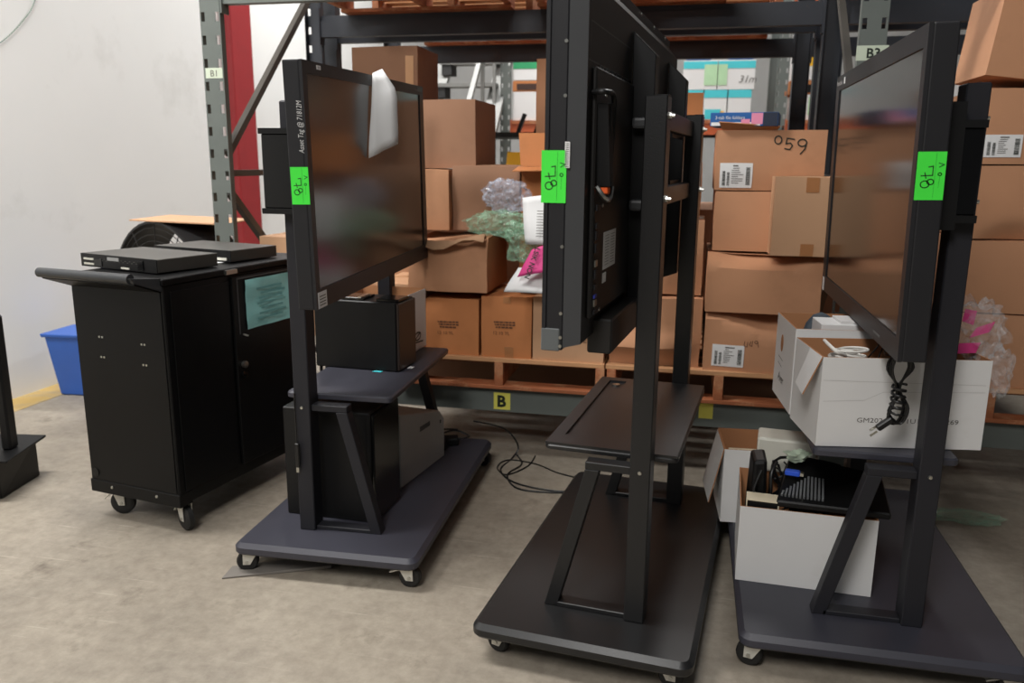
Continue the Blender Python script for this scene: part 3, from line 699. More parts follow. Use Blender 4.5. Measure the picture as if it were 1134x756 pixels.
d_quad('white_label', fb_, 0.085, 0.115, 0.703, 0.715, PAPER, t1)
d_text('lettering', fb_, 'HD', 0.01, INK, t1, 0.093, 0.7055, 0.0015)
d_text('lettering', fb_, 'Promethean', 0.016, GREYCAP, t1, 1.10-0.03, 0.70, 0.001)
d_quad('teal_mark', fb_, 1.10, 1.17, 0.70, 0.715, mat('dim_teal_print', (40, 80, 84), 0.5), t1, 0.0008)
d_text('lettering', fb_, 'Promethean', 0.014, INKGREY, t1, 1.08, 0.02, 0.001)

# right display
t3 = display('large display facing left with boxes mirrored in its glass', S3, -0.575, 0.66, 0.082, 0.148, 0.885, 1.668, (0.035, 0.06, 0.055, 0.05), lean=-0.9, glass=SCREEN3)
B(-0.5, 0.5, 0.03, 0.082, 1.2, 1.5).build('mount_bracket', BLACK, t3)
sticker(lambda x, y, o: (-0.575-o, 0.146-x, 1.275+y), 0.062, 0.110, t3)
ff3 = lambda x, y, o: (0.66-x, 0.148+o, 0.885+y)
d_text('lettering', ff3, 'Promethean', 0.026, INKW, t3, 0.012, 0.75, 0.001, sx=0.9)
d_quad('logo_square', ff3, 0.155, 0.175, 0.748, 0.77, PAPER, t3)
d_quad('white_label', ff3, 0.012, 0.045, 0.0, 0.05, PAPER, t3)
d_quad('brand_plate', ff3, 0.95, 1.03, 0.018, 0.024, GREYCAP, t3)
for k in range(3): B(-0.40, -0.385, 0.055, 0.082, 1.0-0.045*k, 1.03-0.045*k).build('port', CHROME, t3)

# rear facing display
t2 = thing('flat_panel_display', 'large display seen from behind with ports, green sticker and mount arms', 'display', (S2[0], S2[1], 0), S2[2], 'large flat panel displays')
ua, ub, z0, z1 = -0.748, 0.735, 0.935, 1.80
B(ua, ub, 0.143, 0.183, z0, z1).build('housing', BEZEL, t2, bevel=0.003)
bz = MB()
bz.box(ua-0.001, ua+0.03, 0.183, 0.192, z0, z1); bz.box(ub-0.03, ub, 0.183, 0.192, z0, z1); bz.box(ua+0.03, ub-0.03, 0.183, 0.192, z0, z0+0.04); bz.box(ua+0.03, ub-0.03, 0.183, 0.192, z1-0.03, z1)
bz.build('bezel', BEZEL, t2); B(ua+0.03, ub-0.03, 0.183, 0.187, z0+0.04, z1-0.03).build('screen', SCREEN, t2)
cm = MB(); i1, i2 = 0.008, 0.03
A_ = [(ua+0.002, 0.143, z0+0.006), (ub-0.002, 0.143, z0+0.006), (ub-0.002, 0.143, z1-0.03), (ua+0.002, 0.143, z1-0.03)]
Bk = [(ua+0.016, 0.105, z0+0.014), (ub-0.05, 0.105, z0+0.03), (ub-0.05, 0.105, z1-0.075), (ua+0.016, 0.105, z1-0.075)]
cm.add(A_+Bk, [(4, 5, 6, 7), (0, 1, 5, 4), (1, 2, 6, 5), (2, 3, 7, 6)], 0); cm.add(A_+Bk, [(3, 0, 4, 7)], 1)
cm.build('back_shell', [BACK, GREYP], t2)
fz = lambda x, y, o: (x, 0.105-o, y)     # u, z on the back face
B(-0.69, 0.52, 0.093, 0.105, 1.00, 1.555).build('rear_panel', BACK, t2, bevel=0.004)
fp = lambda x, y, o: (x, 0.093-o, y)
d_strokes('panel_groove', fz, [[(-0.71, 1.59), (-0.71, 1.645), (-0.26, 1.645)], [(-0.73, 1.565), (-0.25, 1.565)], [(0.0, 1.565), (0.4, 1.565)]], 0.003, GREYP, t2, 0.001)
d_strokes('vent_slots', fz, [[(-0.62+0.06*k, 1.561), (-0.585+0.06*k, 1.561)] for k in range(7)], 0.008, BLACKG, t2, 0.0015)
d_quad('port_strip', fp, -0.68, -0.61, 1.005, 1.265, BLACK, t2, 0.001)
pt = MB()
ports = [(1.245, 0.02), (1.205, 0.018), (1.18, 0.03), (1.15, 0.03), (1.118, 0.022), (1.09, 0.03), (1.065, 0.018), (1.045, 0.012), (1.026, 0.022), (1.008, 0.014)]
for k, (z, h) in enumerate(ports):
    m_ = CHROME if k in (4, 8) else (mat('blue_vga_port', (50, 60, 150), 0.4) if k == 7 else BEZEL)
    B(-0.672, -0.648, 0.0885, 0.0925, z, z+h*0.7).build('port', m_, t2, bevel=0.0008)
    if k % 2 == 0: B(-0.635, -0.632, 0.0905, 0.0925, z, z+h*0.6).build('port', BEZEL, t2)
d_quad('rating_label', fp, -0.575, -0.43, 1.10, 1.19, PAPER, t2, 0.001)
d_bars('print_lines', fp, [(-0.56+0.065*(k % 2), -0.56+0.065*(k % 2)+0.045, 1.11+0.007*(k//2), 1.1112+0.007*(k//2)) for k in range(22)], INKGREY, t2, 0.0018)
d_quad('white_label', fp, -0.575, -0.535, 1.068, 1.092, PAPER, t2, 0.001)
hb = MB().tube(spline([(-0.70, 0.10, 1.50), (-0.70, 0.07, 1.50), (-0.63, 0.068, 1.495), (-0.62, 0.07, 1.43), (-0.62, 0.075, 1.30), (-0.66, 0.075, 1.29)]), 0.006, 8)
hb.hexa([(-0.668, 0.062, 1.30), (-0.63, 0.062, 1.30), (-0.63, 0.093, 1.30), (-0.668, 0.093, 1.30), (-0.68, 0.07, 1.478), (-0.652, 0.07, 1.478), (-0.652, 0.093, 1.478), (-0.68, 0.093, 1.478)])
hb.bar((-0.625, 0.072, 1.31), (-0.648, 0.072, 1.48), 0.012, 0.02)
hb.build('pen_holder', BLACK, t2, smooth=40)
MB().tube(spline([(-0.69, 0.088, 1.30), (-0.685, 0.07, 1.275), (-0.64, 0.068, 1.272), (-0.61, 0.07, 1.298)]), 0.006, 6).build('pen_cradle', CHROME, t2, smooth=40)
B(-0.665, -0.635, 0.068, 0.085, 1.283, 1.299).build('orange_pen_tip', ORANGE, t2, bevel=0.002)
d_quad('serial_strip', lambda x, y, o: (-0.60+x, 0.093-o, y), 0.0, 0.008, 1.36, 1.43, PAPER, t2)
for u in (-0.215, 0.47):
    MB().hexa([(u-0.03, 0.038, 0.97), (u+0.03, 0.038, 0.97), (u+0.03, 0.093, 0.95), (u-0.03, 0.093, 0.95), (u-0.03, 0.038, 1.63), (u+0.03, 0.038, 1.63), (u+0.03, 0.1, 1.69), (u-0.03, 0.1, 1.69)]).build('mount_arm', BLACK, t2, bevel=0.002)
for z in (1.44, 1.225): B(-0.28, -0.235, 0.045, 0.09, z, z+0.03).build('arm_knob', GREYP, t2, bevel=0.008, seg=2)
B(-0.60, -0.12, 0.06, 0.12, 0.90, 0.985).build('speaker_bar', BACK, t2, bevel=0.004)
B(ua-0.002, ua+0.02, 0.150, 0.193, z0-0.002, z0+0.05).build('corner_cap', GREYCAP, t2, bevel=0.002)
for z in (1.60, 1.49, 1.17, 1.02, 0.965, 0.945):
    MB().lathe([(0.0005, 0), (0.004, 0), (0.004, 0.002), (0.0005, 0.002)], lambda a, b, c: (ua-c, 0.148+a, z+b), 8).build('screw', CHROME, t2)
for u in (-0.2, 0.1, 0.35, 0.6):
    MB().lathe([(0.0005, 0), (0.005, 0), (0.005, 0.003), (0.0005, 0.003)], lambda a, b, c: (u+a, 0.143-c, z1-0.012+b), 8).build('screw', CHROME, t2)
for u, z in ((-0.6, 1.50), (-0.6, 1.33), (-0.60, 1.255), (-0.605, 1.01)):
    MB().lathe([(0.0005, 0), (0.0045, 0), (0.0045, 0.003), (0.0005, 0.003)], lambda a, b, c: (u+a, 0.093-c, z+b), 8).build('screw', CHROME, t2)
sticker(lambda x, y, o: (ua-0.001-o, 0.198-x, 1.265+y), 0.056, 0.112, t2)
ws = lambda x, y, o: (ua-0.001-o, 0.146-x, 1.34+y)
d_quad('serial_strip', ws, 0, 0.011, 0, 0.055, PAPER, t2); d_bars('barcode', ws, [(0.002, 0.009, 0.004*k+0.002, 0.004*k+0.0035) for k in range(13)], INKGREY, t2, 0.0015)
# vesa plate between the posts
B(0.10, 0.36, 0.032, 0.037, 1.24, 1.30).build('mount_plate', STANDB, t2); B(0.10, 0.36, 0.032, 0.037, 1.43, 1.49).build('mount_plate', STANDB, t2)

# ------------------------------------------------------------------ load of the left stand
pc = thing('computer_tower', 'black cube-shaped computer cabinet standing on the base of the left stand', 'computer', (-1.185, 2.60, 0.112), -2)
B(-0.175, 0.155, -0.115, 0.115, 0, 0.40).build('case', BLACK, pc, bevel=0.004)
B(0.155, 0.168, -0.112, 0.112, 0.004, 0.395).build('front_panel', BLACKG, pc, bevel=0.004)
B(-0.165, 0.14, -0.1165, -0.115, 0.02, 0.385).build('side_panel', BLACK, pc)
pr = thing('desktop_computer', 'grey slanted computer case on the base behind the black cabinet', 'computer', (-1.10, 3.0, 0.112), -8)
MB().prism([(-0.2, 0), (0.2, 0), (0.2, 0.17), (0.16, 0.215), (-0.2, 0.30)], lambda a, z, x: (x, a, z), -0.12, 0.085).build('case', GREYCASE, pr, bevel=0.005)
fq = lambda y, z, o: (0.085+o, y, z)
d_quad('drive_slot', fq, -0.03, 0.06, 0.18, 0.2, GREYP, pr); d_quad('badge', fq, 0.155, 0.165, 0.16, 0.175, INK, pr)
ad = thing('power_adapter', 'black adapter and coiled cable at the far end of the left stand base', 'adapter', (-1.02, 3.33, 0.112), 20)
B(-0.05, 0.05, -0.03, 0.03, 0, 0.035).build('brick', BLACK, ad, bevel=0.006, seg=2)
MB().tube(spline([(0.05, 0, 0.02), (0.09, 0.0, 0.03), (0.1, 0.05, 0.02), (0.04, 0.07, 0.04), (-0.03, 0.06, 0.03), (-0.02, 0.03, 0.06), (0.05, 0.05, 0.05)], 6), 0.004, 6).build('cord', CABLE, ad)
pu = thing('computer_tower', 'wide black computer case standing on the shelf of the left stand', 'computer', (-1.215, 2.875, 0.582), -3)
B(-0.16, 0.175, -0.085, 0.085, 0, 0.262).build('case', BLACK, pu, bevel=0.004)
B(0.175, 0.185, -0.082, 0.082, 0.004, 0.258).build('front_panel', mat('brown_black_plastic', (44, 34, 30), 0.4), pu, bevel=0.003)
for x in (-0.05, 0.09): B(x, x+0.09, -0.07, 0.03, 0.262, 0.272).build('top_tray', BLACKG, pu, bevel=0.002)
B(0.02, 0.035, -0.08, 0.0, 0.272, 0.277).build('metal_clip', CHROME, pu)
fo = plane_fn((0.0, -0.131, 0.0), (1, 0, 0), (0, -1, 0.05))
d_quad('blue_tag', lambda x, y, o: (x, -0.088-y, 0.0012+o*0.2), 0.085, 0.12, 0, 0.02, TEALP, pu)
d_quad('white_tag', lambda x, y, o: (0.188+x, y, 0.0012+o*0.2), 0.0, 0.02, -0.02, 0.01, PAPER, pu)
bk = thing('storage_box', 'open white file box with a printed emblem behind the black case on the left stand', 'box', (-1.235, 3.12, 0.582), -2)
mb = MB(); w, d, h = 0.29, 0.27, 0.245
for q in ((-w/2, w/2, -d/2, -d/2+0.004), (-w/2, w/2, d/2-0.004, d/2), (-w/2, -w/2+0.004, -d/2, d/2), (w/2-0.004, w/2, -d/2, d/2)): mb.box(*q, 0, h)
mb.box(-w/2, w/2, -d/2, d/2, 0, 0.004)
mb.build('carton_body', C_WHITE, bk)
inn = MB().box(-w/2+0.005, w/2-0.005, d/2-0.008, d/2-0.0045, 0.01, h+0.004); inn.box(-w/2+0.0045, -w/2+0.008, -d/2, d/2, 0.01, h+0.004)
inn.build('inner_lining', C_IN, bk)
fe = lambda y, z, o: (w/2+o, y, z)
d_strokes('printed_emblem', fe, [circ(0.03, 0.06, 0.035, 0.016, 16), [(0.0, 0.05), (0.06, 0.072)], [(-0.09, 0.045), (0.09, 0.03)]], 0.006, INK, bk)

ul = thing('usb_cable', 'thin black lead with a metal tip hanging down the left stand post', 'cable', (-1.24, 2.36, 0), 0)
MB().tube(spline([(-0.012, 0.012, 0.60), (-0.012, 0.01, 0.55), (-0.010, 0.008, 0.49), (-0.008, 0.005, 0.43)], 6), 0.0025, 6).build('lead', CABLE, ul, smooth=60)
B(-0.015, 0.001, -0.002, 0.010, 0.345, 0.43).build('plug_body', CABLE, ul, bevel=0.003)
B(-0.012, -0.002, 0.0, 0.006, 0.328, 0.345).build('metal_tip', CHROME, ul)
# ------------------------------------------------------------------ load of the right stand
def open_box(name, label, loc, rz, w, d, h, flaps=(), group='white open boxes', handle=None, m=C_WHITE):
    t = thing(name, label, 'box', loc, rz, group)
    e = 0.004; mb = MB()
    def wall(x0, x1, y0, y1, z0=0.0, z1=h, inner=None):
        mb.box(x0, x1, y0, y1, z0, z1)
    mb.add([(-w/2, -d/2, 0), (w/2, -d/2, 0), (w/2, d/2, 0), (-w/2, d/2, 0), (-w/2, -d/2, h), (w/2, -d/2, h), (w/2, d/2, h), (-w/2, d/2, h)], [(0, 1, 2, 3), (0, 1, 5, 4), (1, 2, 6, 5), (2, 3, 7, 6), (3, 0, 4, 7)], 0)
    a, b = w/2-e, d/2-e
    mb.add([(-a, -b, e), (a, -b, e), (a, b, e), (-a, b, e), (-a, -b, h), (a, -b, h), (a, b, h), (-a, b, h)], [(0, 1, 2, 3), (0, 1, 5, 4), (1, 2, 6, 5), (2, 3, 7, 6), (3, 0, 4, 7)], 1)
    mb.add([(-w/2, -d/2, h), (w/2, -d/2, h), (w/2, d/2, h), (-w/2, d/2, h), (-a, -b, h), (a, -b, h), (a, b, h), (-a, b, h)], [(0, 1, 5, 4), (1, 2, 6, 5), (2, 3, 7, 6), (3, 0, 4, 7)], 1)
    me_o = mb.build('carton_body', [m, C_IN], t)
    for fpts in flaps:
        P = [Vector(p) for p in fpts]; n = (P[1]-P[0]).cross(P[3]-P[0]).normalized()*0.0035
        mb = MB(); vs = P+[p+n for p in P]
        mb.add(vs, [(0, 1, 2, 3), (7, 6, 5, 4)], 0); mb.add(vs, [(0, 1, 5, 4), (1, 2, 6, 5), (2, 3, 7, 6), (3, 0, 4, 7)], 1)
        mb.build('flap', [m, C_IN], t)
    if handle:
        x, y, z = handle
        MB().lathe([(0.001, 0), (0.018, 0), (0.018, 0.001), (0.001, 0.001)], lambda p, q, c: (-w/2-0.0005-c, y+p, z+q*1.6), 14).build('handle_hole', C_IN, t)
    return t
def place(nl, rz, w, d):   # near-left corner -> centre
    a = math.radians(rz); return (nl[0]+w/2*math.cos(a)-d/2*math.sin(a), nl[1]+w/2*math.sin(a)+d/2*math.cos(a))
# upper pair
wN, dN, hN = 0.45, 0.26, 0.255
cN = place((0.372, 2.296), 9, wN, dN)
ubn = open_box('open_white_box', 'white box with printed code on the right stand shelf, cables piled inside', (cN[0], cN[1], 0.583), 9, wN, dN, hN,
    flaps=[[(-0.225, -0.13, hN), (-0.225, -0.02, hN), (-0.262, -0.03, hN-0.10), (-0.268, -0.12, hN-0.11)]])
d_text('lettering', fF((-0.225, -0.13, 0)), 'GM202692  11U110N  0269', 0.019, INKGREY, ubn, 0.105, 0.072, 0.001, sx=1.25)
d_strokes('panel_crease', fF((-0.225, -0.13, 0)), [[(0.005, 0.19), (0.44, 0.185)], [(0.01, 0.13), (0.12, 0.135), (0.17, 0.16), (0.44, 0.165)]], 0.0012, mat('crease_shade', (196, 194, 192), 0.7), ubn, 0.0006)
wF, dF, hF = 0.42, 0.29, 0.275
cF = place((0.332, 2.585), 5, wF, dF)
ubf = open_box('open_white_box', 'white open box with a handle hole at the far end of the right stand shelf', (cF[0], cF[1], 0.583), 5, wF, dF, hF, handle=(0, 0.04, 0.19))
d_text('handwriting', plane_fn((-wF/2, 0.10, 0.06), (0, -1, 0.0), (0, 0, 1)), 'Aver', 0.045, INKGREY, ubf, 0.03, 0.0, 0.001, shear=0.3)
d_strokes('handwriting_line', plane_fn((-wF/2, 0.10, 0.0), (0, -1, 0.0), (0, 0, 1)), [[(0.02, 0.14), (0.09, 0.135)], [(0.02, 0.118), (0.08, 0.113)]], 0.002, INK, ubf, 0.001)
# contents of the far upper box
wc = thing('small_white_carton', 'small white carton sticking out of the far box on the right stand shelf', 'box', (cF[0]+0.0, cF[1]-0.05, 0.592), 5)
B(-0.12, 0.19, -0.05, 0.075, 0, 0.275).build('carton_body', PAPER, wc, bevel=0.002)
B(-0.06, 0.08, -0.04, 0.07, 0.2755, 0.283).build('top_pad', C_WHITE, wc)
gf = crumpled('dark_foam_sheet', 'dark blue-grey folded sleeve in the far box on the right stand shelf', 'sleeve', (cF[0]-0.07, cF[1]+0.09, 0.592), (0.09, 0.035, 0.135), mat('dark_slate_foam', (62, 72, 82), 0.6), 5, 0.12, 3, 3)
# contents of the near upper box
def coil(name, label, loc, m, R, n, r, seed, squash=0.35, up_=0.5):
    rr = random.Random(seed); pts = []
    for k in range(n*12):
        a = 2*math.pi*k/12; q = R*(0.85+0.15*math.sin(k*0.37+seed))
        pts.append((loc[0]+q*math.cos(a)+0.006*math.sin(k*0.21), loc[1]+q*squash*math.sin(a)+0.006*math.cos(k*0.33), loc[2]+r+0.012*(1+math.sin(k*0.17+seed))+up_*0.003*(k//12)))
    return tag(MB().tube(spline(pts, 2), r, 6).build(name, m, smooth=60), label, 'cable')
coil('cable_coil', 'white cable coil on the near box at the right stand', (0.455, 2.40, 0.812), WCABLE, 0.05, 5, 0.0035, 2, 0.7)
tag(MB().tube(spline([(0.39, 2.42, 0.86), (0.40, 2.35, 0.855), (0.415, 2.33, 0.845), (0.44, 2.36, 0.83), (0.43, 2.39, 0.80)], 6), 0.005, 6).build('white_cable', WCABLE, smooth=60), 'white cable hooked over the corner of the near box', 'cable')
tag(MB().tube(spline([(0.50, 2.42, 0.80), (0.53, 2.40, 0.855), (0.55, 2.45, 0.88), (0.565, 2.47, 0.84), (0.55, 2.38, 0.835), (0.60, 2.40, 0.85), (0.62, 2.46, 0.885), (0.585, 2.5, 0.90), (0.56, 2.46, 0.85), (0.54, 2.44, 0.80)], 6), 0.0022, 6).build('thin_wire', CABLE, smooth=60), 'thin black wire looping out of the near box', 'cable')
pa = thing('power_brick', 'glossy black power brick in the near box below the right display', 'adapter', (0.635, 2.46, 0.72), 20)
B(-0.07, 0.05, -0.045, 0.045, 0, 0.135).build('brick', BLACKG, pa, bevel=0.012, seg=2)
MB().tube(spline([(-0.07, 0, 0.12), (-0.09, -0.02, 0.14), (-0.06, -0.05, 0.15), (0.0, -0.04, 0.145), (0.04, -0.02, 0.14)], 6), 0.005, 6).build('cord', CABLE, pa, smooth=60)
filler = thing('cable_heap', 'heap of black cables filling the near white box', 'cables', (cN[0], cN[1], 0.59), 9); filler['kind'] = 'stuff'
mb = MB(); rr = random.Random(3)
for k in range(9):
    pts = [(rr.uniform(-0.2, -0.03), rr.uniform(-0.1, 0.1), rr.uniform(0.02, 0.2)) for _ in range(7)]; mb.tube(spline(pts, 5), 0.004, 5)
mb.build('cable_strands', CABLE, filler, smooth=60)
bag = crumpled('clear_bag', 'clear plastic bag with pink print at the right end of the near white box', 'plastic bag', (0.80, 2.47, 0.80), (0.06, 0.05, 0.075), FILMC, 6, 0.5, 5)
for k, q in enumerate([[(-0.05, -0.03, 0.13), (-0.02, -0.03, 0.12), (-0.015, -0.028, 0.16), (-0.045, -0.028, 0.165)], [(-0.03, -0.04, 0.085), (0.02, -0.04, 0.105), (0.03, -0.04, 0.135), (-0.015, -0.04, 0.115)], [(-0.06, -0.045, 0.04), (-0.01, -0.045, 0.045), (0.0, -0.045, 0.075), (-0.055, -0.045, 0.07)]]):
    MB().add(q, [(0, 1, 2, 3)]).build('pink_print', PINK, bag)
crumpled('plastic_wrap', 'clear plastic wrap hanging off the right corner of the near white box', 'plastic bag', (0.845, 2.40, 0.72), (0.03, 0.035, 0.065), FILMC, 8, 0.4, 5)
# hanging cord
hc = thing('power_cable_bundle', 'bundled black power cord with plug hanging below the right display', 'cord', (0.555, 2.22, 0.0), 0)
pts = []
for k in range(3):
    o = 0.006*k
    pts += [(-0.01-o, 0.0+o, 0.885-0.01*k), (-0.022-o, 0.005, 0.83), (-0.006+o, 0.002+o, 0.77), (-0.022, 0.0, 0.70+0.01*k), (0.0+o, 0.006, 0.685), (0.014+o, 0.002, 0.73), (0.0, 0.0+o, 0.785), (0.016+o, 0.004, 0.84), (0.004, 0.004, 0.87)]
MB().tube(spline(pts, 5), 0.0034, 6).build('cord_loops', CABLE, hc, smooth=60)
wr = [(0.0+0.017*math.cos(a*0.8), 0.008+0.02*math.sin(a*0.8), 0.792-0.0022*a*0.8*1.2) for a in range(40)]
MB().tube(wr, 0.0036, 6).build('cord_wrap', CABLE, hc, smooth=60)
pl = MB().bar((-0.012, -0.004, 0.70), (-0.047, -0.01, 0.672), 0.018, 0.016).build('plug', CABLE, hc, bevel=0.003)
for s in (-1, 1): MB().bar((-0.047, -0.01+s*0.004, 0.672+s*0.006), (-0.064, -0.013+s*0.004, 0.659+s*0.006), 0.002, 0.006).build('prong', CHROME, pl)

# lower boxes
lbw, lbd, lbh = 0.385, 0.33, 0.24
cL = place((0.188, 2.366), -2.5, lbw, lbd)
lb = open_box('open_white_box', 'white open box of electronics standing on the base of the right stand', (cL[0], cL[1], 0.113), -2.5, lbw, lbd, lbh)
x_, y_l = cL
kb = thing('docking_station', 'black device with ribbed speaker grille tilted in the lower white box', 'electronics', (x_+0.05, y_l-0.055, 0.21), -4, rx=0)
MB().hexa([(-0.14, -0.10, 0.145), (0.175, -0.10, 0.145), (0.175, 0.13, 0.175), (-0.10, 0.13, 0.20), (-0.14, -0.10, 0.165), (0.175, -0.10, 0.165), (0.175, 0.13, 0.20), (-0.10, 0.13, 0.235)]).build('case', BLACK, kb, bevel=0.004)
RIB = mat('grey_rib_plastic', (104, 106, 108), 0.4)
for k in range(12):
    x = -0.125+0.0105*k; top_ = 0.02+0.085*min(1, k/7)
    zf = lambda y: 0.167+(y+0.10)*(0.30-0.14*(x+0.14)/0.31)
    MB().bar((x, -0.075, zf(-0.075)), (x+0.006, -0.075+top_, zf(-0.075+top_)), 0.006, 0.008).build('grille_rib', RIB, kb)
sp = thing('small_speaker', 'upright black speaker at the left corner of the lower white box', 'speaker', (x_-0.142, y_l+0.0, 0.125), 4)
MB().hexa([(-0.03, -0.06, 0), (0.03, -0.06, 0), (0.035, 0.06, 0), (-0.03, 0.06, 0), (-0.02, -0.04, 0.33), (0.02, -0.04, 0.335), (0.025, 0.05, 0.345), (-0.02, 0.05, 0.34)]).build('case', BLACK, sp, bevel=0.01, seg=2)
MB().tube(spline([(0.0, -0.06, 0.31), (-0.02, -0.075, 0.25), (0.0, -0.08, 0.2), (0.03, -0.075, 0.23), (0.03, -0.06, 0.3), (0.05, -0.03, 0.33)], 6), 0.005, 6).build('cord', CABLE, sp, smooth=60)
ch = thing('cable_heap', 'tangle of black cables in the lower white box', 'cables', (x_-0.03, y_l, 0.13), 0); ch['kind'] = 'stuff'
mb = MB(); rr = random.Random(11)
for k in range(16):
    pts = [(rr.uniform(-0.06, 0.14), rr.uniform(0.09, 0.135), rr.uniform(0.03, 0.28)) for _ in range(6)]; mb.tube(spline(pts, 5), rr.choice((0.003, 0.004, 0.005)), 5)
mb.build('cable_strands', CABLE, ch, smooth=60)
bc = thing('video_plug', 'blue video plug lying on the cable tangle in the lower box', 'plug', (x_-0.045, y_l-0.05, 0.424), -10)
B(-0.022, 0.022, -0.012, 0.012, 0, 0.016).build('plug_body', mat('vga_blue', (36, 84, 210), 0.4), bc, bevel=0.003); B(0.022, 0.032, -0.009, 0.009, 0.003, 0.012).build('connector', CHROME, bc)
crumpled('foil_packet', 'small silver green packet on the cable tangle in the lower box', 'packet', (x_-0.03, y_l+0.0, 0.447), (0.03, 0.02, 0.016), mat('pale_foil', (176, 190, 170), 0.3), 9, 0.5, 4, 3)
wd = thing('white_router', 'off-white boxy device resting on the back rim of the lower white box', 'electronics', (x_-0.03, y_l+0.205, 0.354), -6)
B(-0.10, 0.085, -0.06, 0.06, 0, 0.115).build('case', OFFW, wd, bevel=0.008, seg=2)
pcard = thing('boxed_card', 'black card pack with cream edges in the left corner of the lower box', 'pack', (x_-0.145, y_l-0.11, 0.22), -5)
B(-0.035, 0.06, -0.03, 0.03, 0, 0.15).build('pack_body', CREAM, pcard, bevel=0.001); d_quad('dark_face', fF((-0.035, -0.03, 0)), 0.004, 0.091, 0.004, 0.146, BLACK, pcard)
d_text('lettering', fF((-0.035, -0.03, 0)), 'HDMI', 0.018, INKW, pcard, 0.03, 0.06, 0.002)
sbw, sbd, sbh = 0.24, 0.24, 0.27
cS = place((0.155, 2.78), 4, sbw, sbd)
sb = open_box('open_white_box', 'small white open box with a hanging side flap behind the lower white box', (cS[0], cS[1], 0.113), 4, sbw, sbd, sbh,
    flaps=[[(-0.12, -0.12, sbh), (-0.12, 0.1, sbh), (-0.165, 0.09, sbh-0.20), (-0.16, -0.10, sbh-0.21)]])
bkk = thing('book', 'dark book with cream page edges standing in the small white box', 'book', (cS[0]-0.03, cS[1]-0.02, 0.122), 4, ry=0)
B(-0.07, 0.07, -0.09, -0.05, 0, 0.25).build('pages', CREAM, bkk); B(-0.072, 0.072, -0.094, -0.09, 0, 0.252).build('cover', BLACK, bkk)
# clutter on the floor
crumpled('plastic_scrap', 'scrap of green plastic film on the floor behind the right stand', 'plastic scrap', (1.10, 3.25, 0.0), (0.12, 0.05, 0.016), film('faint_green_film', (150, 206, 176), 0.10), 12, 0.4, 6)
tag(MB().hexa([(-1.45, 2.19, 0.001), (-1.13, 2.34, 0.001), (-1.16, 2.42, 0.001), (-1.46, 2.27, 0.001), (-1.45, 2.19, 0.006), (-1.13, 2.34, 0.012), (-1.16, 2.42, 0.012), (-1.46, 2.27, 0.006)]).build('flat_metal_strip', mat('dull_grey_sheet', (118, 113, 107), 0.6), bevel=0.001), 'flat grey strip lying on the floor under the left stand front caster', 'metal strip')
wires = [
 [(-0.93, 3.45, 0.19), (-0.80, 3.52, 0.14), (-0.74, 3.55, 0.05), (-0.76, 3.50, 0.004), (-0.78, 3.36, 0.004), (-0.72, 3.25, 0.004), (-0.62, 3.19, 0.004), (-0.48, 3.17, 0.004), (-0.38, 3.20, 0.004)],
 [(-0.75, 3.56, 0.004), (-0.70, 3.44, 0.004), (-0.735, 3.30, 0.004), (-0.66, 3.16, 0.004), (-0.52, 3.15, 0.004), (-0.40, 3.18, 0.004)],
 [(-0.66, 3.56, 0.004), (-0.67, 3.42, 0.004), (-0.74, 3.30, 0.004), (-0.80, 3.38, 0.004), (-0.77, 3.48, 0.004), (-0.64, 3.46, 0.004), (-0.53, 3.38, 0.004), (-0.44, 3.34, 0.004)]]
for k, w_ in enumerate(wires):
    tag(MB().tube(spline(w_, 6), 0.004 if k < 2 else 0.003, 6).build('floor_cable', CABLE, smooth=60), ['black cable dropping from the left stand base and running to the middle stand', 'black cable looping on the floor between the left and middle stands', 'thin black wire curling on the floor behind the looping cable'][k], 'cable', 'cables on the floor')

# ------------------------------------------------------------------ charging cart
CY = -9.5; cw, cd_ = 0.435, 0.86
a = math.radians(CY); cx_ = -1.768-cw/2*math.cos(a)-cd_/2*math.sin(a); cy_ = 2.45-cw/2*math.sin(a)+cd_/2*math.cos(a)
ct = thing('charging_cart', 'black steel charging cart on casters with a teal notice on its door', 'cart', (cx_, cy_, 0), CY)
w, d = cw/2, cd_/2
B(-w, w, -d, d, 0.11, 0.925).build('cabinet', CARTB, ct, bevel=0.004)
B(-w-0.006, w+0.006, -d-0.006, d+0.006, 0.925, 0.948).build('top', CARTB, ct, bevel=0.003)
B(-w+0.012, w-0.012, -d-0.003, -d, 0.16, 0.915).build('end_panel', CARTB, ct)
B(-w-0.002, w+0.002, -d-0.004, -d+0.06, 0.105, 0.155).build('base_skirt', CARTB, ct, bevel=0.002)
MB().tube([(-w-0.006, -d-0.115, 0.962), (w+0.0-0.02, -d-0.115, 0.962)], 0.017, 12).build('handle_bar', CARTH, ct, smooth=40)
for x in (-w-0.004, w-0.018): MB().prism([(-d-0.13, 0.966), (-d-0.115, 0.948), (-d, 0.905), (-d, 0.95)], lambda p, q, aa: (aa, p, q), x, x+0.014).build('handle_bracket', CARTH, ct)
MB().hexa([(-w, -d-0.11, 0.940), (w-0.01, -d-0.11, 0.940), (w-0.01, -d, 0.90), (-w, -d, 0.90), (-w, -d-0.11, 0.945), (w-0.01, -d-0.11, 0.945), (w-0.01, -d, 0.905), (-w, -d, 0.905)]).build('handle_shelf', CARTB, ct)
for (x, y, yw, bk_) in ((-w+0.07, -d+0.06, 0.35, True), (w-0.035, -d+0.05, -0.35, True), (-w+0.07, d-0.06, 0.2, False), (w-0.05, d-0.06, 2.0, False)): caster(ct, x, y, 0.106, 0.047, yw, bk_)
